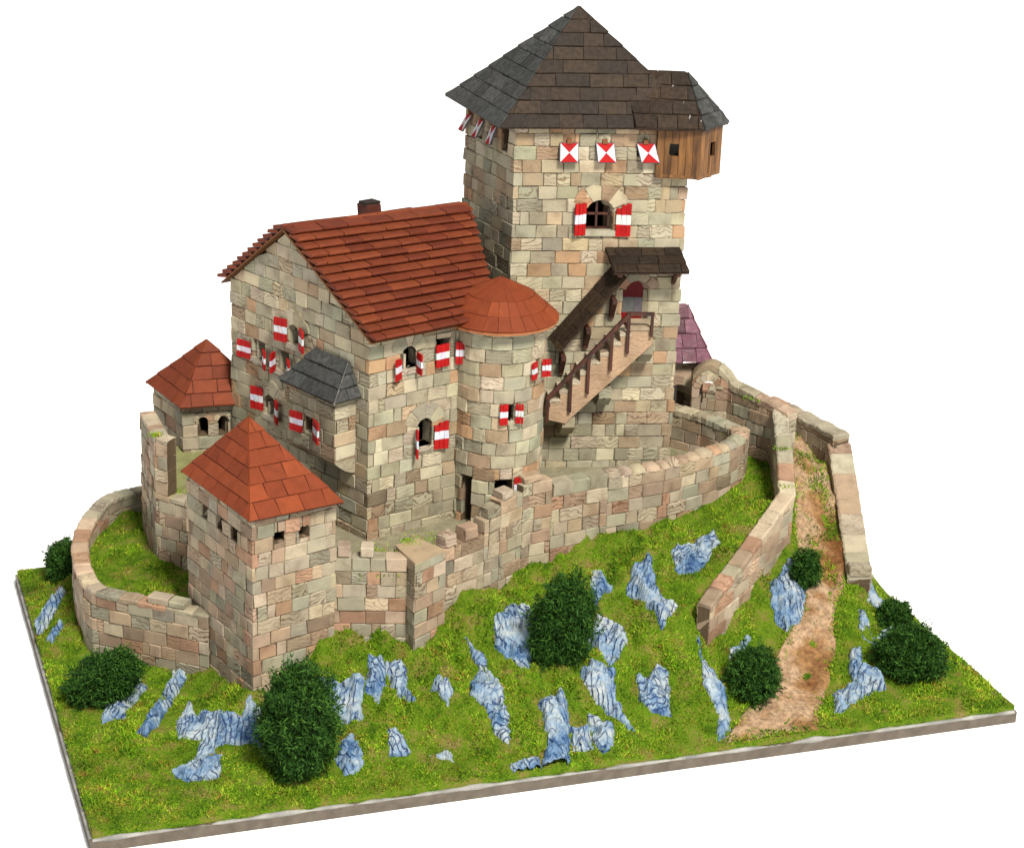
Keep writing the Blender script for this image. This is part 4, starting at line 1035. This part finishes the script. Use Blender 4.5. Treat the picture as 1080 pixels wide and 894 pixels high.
# ---------------------------------------------------------------- front corner tower
fF = np.array([-1.786, -.878]); fR = np.array([-1.398, -.575]); fL = np.array([-2.205, -.275]); fB = fL + fR - fF
ft = empty('corner_tower', (-1.8, -.43, .2), 'square stone tower with an orange pyramid roof at the front left corner', 'tower')
fp = Path([fB, fL, fF, fR, fB], True); sf = fp.cum[2]
fo = [(sf + .125, sf + .19, 1.06, 1.125), (sf + .275, sf + .34, 1.055, 1.12)]
for t in (.53, .36, .19): fo.append((sf - t - .034, sf - t + .034, 1.035, 1.105))
mb = MB(); brick_wall(mb, fp, .06, 1.26, openings=fo, pal=PAL_LOW)
mb.build('wall', M['stone'], ft)
eL, eF, eR, eB = (-2.228, -.302, 1.232), (-1.795, -.918, 1.232), (-1.352, -.63, 1.232), (-1.785, -.014, 1.232); ap = (-1.86, -.41, 1.59)
mb = MB()
for a, c in ((eL, eF), (eF, eR), (eR, eB), (eB, eL)): shingles(mb, [a, c, ap, ap], 6, (.10, .155), .005, .0012, TILE_FLAT, .0032, vary=.07, under=(.06, .015, .008))
for p in (eL, eF, eR, eB): ridge_cap(mb, p, ap, .005, TILE_FLAT, 2)
mb.prism([eL, eF, eR, eB], [tuple(np.array(k) + (0, 0, .004)) for k in (eL, eF, eR, eB)], (.12, .04, .02), .5)
mb.build('roof', M['tile'], ft)

# ---------------------------------------------------------------- rear left tower
rF = np.array([-2.375, .69]); rL = np.array([-2.59, 1.005]); rR = rF + .50 * np.array([math.cos(rad(17)), math.sin(rad(17))]); rB = rL + rR - rF
rt = empty('rear_tower', (-2.2, .95, .3), 'small stone tower with a red pyramid roof behind the house at far left', 'tower')
rp = Path([rB, rL, rF, rR, rB], True); sr = rp.cum[2]
ro = [(sr + .085, sr + .145, 1.03, 1.15), (sr + .20, sr + .26, 1.03, 1.15)]
mb = MB(); brick_wall(mb, rp, .2, 1.24, openings=ro, pal=PAL_LOW, wlen=(.11, .2)); 
for k in (.115, .23): voussoirs(mb, rp, sr + k, 1.115, .03, .055, 3, 5, 175, PAL_LOW, .006)
mb.build('wall', M['stone'], rt)
eL, eF, eR, eB = (-2.64, 1.03, 1.225), (-2.375, .625, 1.225), (-1.86, .785, 1.225), (-2.125, 1.19, 1.225); ap = (-2.262, .88, 1.55)
mb = MB()
for a, c in ((eL, eF), (eF, eR), (eR, eB), (eB, eL)): shingles(mb, [a, c, ap, ap], 5, (.12, .19), .006, .0012, [tuple(k * .86 for k in q) for q in TILE_FLAT], .0036, vary=.07, under=(.06, .015, .008))
for p in (eL, eF, eR, eB): ridge_cap(mb, p, ap, .005, TILE, 2)
mb.prism([eL, eF, eR, eB], [tuple(np.array(k) + (0, 0, .004)) for k in (eL, eF, eR, eB)], (.12, .04, .02), .5)
mb.build('roof', M['tile'], rt)
# lower block in front of it with a mossy notch
bl = Path([(-2.62, .72), (-2.475, .335), (-2.29, .225), (-2.05, .35)])
mb = MB(); sc_ = bl.cum[1]
brick_wall(mb, bl, .2, .83, pal=PAL_LOW, thick=True, t=.09, wlen=(.07, .14)); brick_wall(mb, bl, .831, 1.16, pal=PAL_LOW, thick=True, t=.085, s_hi=sc_ + .085, wlen=(.07, .14))
lowb = mb.build('annex', M['stone'], rt)
mb = MB(); mb.prism([(-2.58, .74, .5), (-2.44, .36, .5), (-2.26, .26, .5), (-2.0, .6, .5), (-2.3, .75, .5)], [(-2.56, .74, .95), (-2.43, .37, .82), (-2.26, .27, .82), (-2.0, .6, .9), (-2.3, .75, .95)], (.17, .17, .07), .5)
mb.build('ledge', M['plaster'], lowb)

# ---------------------------------------------------------------- gatehouse behind the keep
gh = empty('gatehouse', (.35, 1.85, .7), 'gatehouse with a purple slate roof half hidden behind the keep', 'gatehouse')
gp = Path([(.08, 2.05), (.08, 1.585), (.625, 1.655), (.56, 2.08)])
sg = gp.cum[1]
gx = sg + .40
mb = MB(); brick_wall(mb, gp, .7, 1.27, openings=[(gx - .075, gx + .075, .72, 1.12)], pal=PAL_LOW); mb.build('wall', M['stone'], gh)
mb = MB(); voussoirs(mb, gp, gx, 1.05, .072, .125, 5, 0, 180, PAL_LOW)
for sgn in (-1, 1):
    for i in range(3): mb.box(gp.pos(gx + sgn * .098, -.03, .80 + .085 * i), gp.pos(gx + .025, 0, 0) - gp.pos(gx, 0, 0), np.array([*gp.nr[1], 0]) * .04, (0, 0, .041), pick(PAL_LOW), random.random(), jit=.001)
mb.build('door_arch', M['stone'], gh)
q = [(.0, 1.53, 1.265), (.668, 1.61, 1.265), (.585, 2.12, 1.265), (-.02, 2.1, 1.265)]; ga_, gb_ = (.15, 1.83, 1.545), (.515, 1.885, 1.545)
mb = MB()
shingles(mb, [q[0], q[1], gb_, ga_], 4, (.07, .13), .012, .004, PURPLE); shingles(mb, [q[1], q[2], gb_, gb_], 4, (.07, .13), .012, .004, PURPLE)
shingles(mb, [q[2], q[3], ga_, gb_], 4, (.07, .13), .012, .004, PURPLE); shingles(mb, [q[3], q[0], ga_, ga_], 4, (.07, .13), .012, .004, PURPLE)
ridge_cap(mb, q[1], gb_, .009, PURPLE, 3); ridge_cap(mb, ga_, gb_, .012, PURPLE, 3)
mb.prism(q, [tuple(np.array(k) + (0, 0, .004)) for k in q], (.05, .03, .03), .5)
mb.build('roof', M['purple'], gh)

# ---------------------------------------------------------------- curtain walls
def wall_thing(name, label, loc): return empty(name, loc, label, 'wall')
# curved wall at left
rw = wall_thing('curved_wall', 'low curved stone wall ringing the grassy yard at the far left', (-2.9, .3, .15))
pts = [(-2.40, 1.15), (-2.62, 1.09), (-2.83, .95), (-2.905, .80), (-2.945, .62), (-2.955, .45), (-2.94, .28), (-2.88, .06), (-2.80, -.14), (-2.73, -.245), (-2.62, -.295), (-2.40, -.375), (-2.07, -.49)]
cp = Path(pts)
def ctop(s):
    p = cp.pos(min(s, cp.len - 1e-4), 0, 0); return .50 + .075 * np.clip((p[1] - .1) / .7, 0, 1)
mb = MB(); coping(mb, cp, ctop, .034, .085, out=.004); brick_wall(mb, cp, .04, lambda s: ctop(s) - .012, pal=PAL_LOW, thick=True, t=.085, zmax=.55, extras=[(cp.len - .36, cp.len - .24, .50, .54), (cp.len - .235, cp.len - .14, .50, .535)])
mb.build('bricks', M['stone'], rw)
# front wall with pier
fw = wall_thing('front_wall', 'short notched stone wall with a square pier beside the front corner tower', (-1.2, -.52, .3))
p1 = Path([(-1.43, -.565), (-1.24, -.555), (-1.03, -.545)])
mb = MB(); brick_wall(mb, p1, .22, .895, pal=PAL_LOW, thick=True, t=.09, extras=[(.04, .105, .895, .955), (.16, .225, .895, .95)])
mb.build('bricks', M['stone'], fw)
pc = [(-.985, -.30), (-1.105, -.405), (-.985, -.628), (-.838, -.445), (-.985, -.30)]
p2 = Path(pc, True)
mb = MB(); brick_wall(mb, p2, .25, .90, pal=PAL_LOW)
mb.prism([P3(k, .86) for k in pc[:-1]], [P3(np.array(k) * .985 + np.array((-.978, -.445)) * .015, .906) for k in pc[:-1]], (.29, .22, .14), .45)
mb.build('pier', M['stone'], fw)
# long wall
lw = wall_thing('long_wall', 'long stone curtain wall with stepped left end running below the keep', (.1, .45, .6))
lp = Path([(-.875, -.40), (-.61, -.14), (-.405, .11), (-.03, .335), (.345, .535), (.60, .74), (.74, .865), (.83, .99), (.865, 1.09), (.80, 1.19), (.66, 1.345), (.44, 1.50)])
c2 = lp.cum[2]
LH = .0747
mb = MB()
for (u0, u1, zz) in ((0., .33, .875), (.33, .45, .955), (.45, c2 - .06, 1.03), (c2 - .06, c2 + .14, 1.07), (c2 + .14, c2 + .50, 1.035), (c2 + .50, lp.len, 1.01)):
    nrow = int(round((zz - .34) / LH)); hh = (zz - .34) / nrow
    brick_wall(mb, lp, .34, zz, h=hh, pal=PAL_LOW, thick=True, t=.09, s_lo=u0, s_hi=u1)
for (u0, u1, b0, b1) in ((.05, .13, .876, .94), (.19, .28, .876, .945), (.36, .45, .956, 1.015), (.47, .55, 1.031, 1.075), (c2 - .04, c2 + .07, 1.071, 1.107)):
    brick(mb, lp, u0, u1, b0, b1, None, -.085, .002, .007, pick(PAL_LOW), random.random(), jit=.003, both=True)
coping(mb, lp, lambda s: 1.052, .045, .09, lp.cum[8] - .02, lp.len, wl=(.07, .13))
mb.build('bricks', M['stone'], lw)
# rounded coping stones on the long wall
mb = MB()
s = c2 + .50
while s < lp.cum[8] - .06:
    L = random.uniform(.055, .10)
    c = pick(PAL_LOW); sd = random.random(); n1, n2 = 6, 8; vs = []; fs = []
    hgt = random.uniform(.022, .034)
    for i in range(n1 + 1):
        u_ = i / n1; e = max(.0, 1 - abs(2 * u_ - 1) ** 4) ** .5
        for j in range(n2 + 1):
            k = math.pi * j / n2
            vs.append(lp.pos(s + L * u_, -.045 + .052 * math.cos(k) * (.75 + .25 * e), 1.008 + (hgt + .008) * (math.sin(k) ** .7) * (.45 + .55 * e) + rng.normal(0, .002)))
    for i in range(n1):
        for j in range(n2): fs.append((i * (n2 + 1) + j, (i + 1) * (n2 + 1) + j, (i + 1) * (n2 + 1) + j + 1, i * (n2 + 1) + j + 1))
    mb.add(vs, fs, c, sd); s += L + .003
mb.build('coping', M['stone'], lw, smooth=True)
# ramp wall
rmw = wall_thing('ramp_wall', 'stone wall along the left of the dirt ramp, sloping down toward the front', (.9, .3, .3))
mp = Path([(.575, -.30), (.825, .125), (1.08, .545), (1.09, .90), (1.085, 1.20)])
cm = mp.cum
def mtop(s):
    return float(np.interp(s, [0, cm[1], cm[2], cm[3], cm[4]], [.575, .72, .885, 1.02, 1.15]))
mb = MB(); coping(mb, mp, mtop, .045, .08); brick_wall(mb, mp, .12, lambda s: mtop(s) - .014, pal=PAL_LOW, thick=True, t=.08, zmax=1.12, wlen=(.12, .24), breaks=list(np.arange(.05, mp.len, .06)))
mb.build('bricks', M['stone'], rmw)
# arched gate wall
aw = wall_thing('gate_wall', 'stone wall with a humped gate arch right of the purple roof', (.8, 1.4, .8))
apth = Path([(.545, 1.475), (.76, 1.455), (1.09, 1.13)])
def atop(s):
    base = float(np.interp(s, [0, .25, .33, apth.len], [1.185, 1.20, 1.20, 1.15]))
    k = abs(s - .098) / .155
    return base + (.135 * math.cos(math.pi / 2 * k) ** 1.3 if k < 1 else 0)
mb = MB()
brick_wall(mb, apth, .72, lambda s: atop(s) - .014, pal=PAL_LOW, thick=True, t=.085, zmax=1.33, openings=[(.052, .144, .70, 1.208)], breaks=list(np.arange(.02, apth.len, .025)), wlen=(.10, .22))
voussoirs(mb, apth, .098, 1.162, .046, .088, 7, 0, 180, PAL_LOW, .007, -.09)
coping(mb, apth, atop, .05, .085, 0., apth.len)
mb.build('bricks', M['stone'], aw)
# wall around the top of the ramp
ow = wall_thing('ramp_end_wall', 'weathered stone wall closing the top of the ramp at far right', (1.3, 1.6, .6))
opth = Path([(1.478, 1.27), (1.40, 1.42), (1.318, 1.545), (1.17, 1.77), (1.03, 1.91), (.80, 2.03), (.60, 2.07)])
mb = MB(); coping(mb, opth, lambda s: .985 + .005 * math.sin(s * 40), .035, .11, wl=(.12, .22)); brick_wall(mb, opth, .10, .955, pal=PAL_LOW, thick=True, t=.11, wlen=(.10, .2), breaks=list(np.arange(.04, opth.len, .06)))
mb.build('bricks', M['stone'], ow)
# kerb wall on the outer side
kwall = wall_thing('kerb_wall', 'broad sloping stone kerb on the outer right side of the ramp', (1.5, .8, .3))
kpth = Path([(1.535, .40), (1.525, .70), (1.515, .98), (1.485, 1.27)])
mb = MB(); ktop = lambda s: float(np.interp(s, [0, .3, .6, kpth.len], [.46, .595, .735, .93])); coping(mb, kpth, ktop, .045, .13); brick_wall(mb, kpth, .10, lambda s: ktop(s) - .012, pal=PAL_LOW, thick=True, t=.13, zmax=.85, extras=[(.0, .075, .46, .515)], wlen=(.10, .17), breaks=list(np.arange(.05, kpth.len, .06)))
mb.build('bricks', M['stone'], kwall)

# ------------------------------------------------------------------ camera, light, render
cam = bpy.data.cameras.new('camera'); co = bpy.data.objects.new('camera', cam); col.objects.link(co)
r = math.radians(2.2); th = math.radians(21)
fwd = Vector((0, math.cos(th), -math.sin(th))); right = Vector((1, 0, 0)); upv = right.cross(fwd)
R_ = math.cos(r) * right + math.sin(r) * upv; U_ = -math.sin(r) * right + math.cos(r) * upv
mt = Matrix((R_, U_, -fwd)).transposed().to_4x4(); mt.translation = Vector((-.51827546, -10.77184621, 5.58461094)); co.matrix_world = mt
cam.sensor_width = 36; cam.lens = 2300 / 1080 * 36; cam.clip_end = 300; cam.clip_start = .1
scene.camera = co

w = bpy.data.worlds.new('World'); scene.world = w; w.use_nodes = True
bg = w.node_tree.nodes['Background']; bg.inputs['Color'].default_value = (.975, .985, 1, 1); bg.inputs['Strength'].default_value = .60
def area(name, loc, target, size, power, color):
    l = bpy.data.lights.new(name, 'AREA'); l.size = size; l.energy = power; l.color = color
    o = bpy.data.objects.new(name, l); col.objects.link(o); o.location = loc
    o.rotation_euler = (Vector(target) - Vector(loc)).to_track_quat('-Z', 'Y').to_euler(); return o
area('studio_softbox', (16.0, -32.5, 46.0), (-.3, .2, .9), 11, 66000, (1, .955, .87))
scene.view_settings.view_transform = 'Standard'; scene.view_settings.look = 'None'; scene.view_settings.exposure = 0; scene.view_settings.gamma = 1
scene.render.engine = 'CYCLES'
scene.cycles.max_bounces = 8; scene.cycles.use_denoising = True
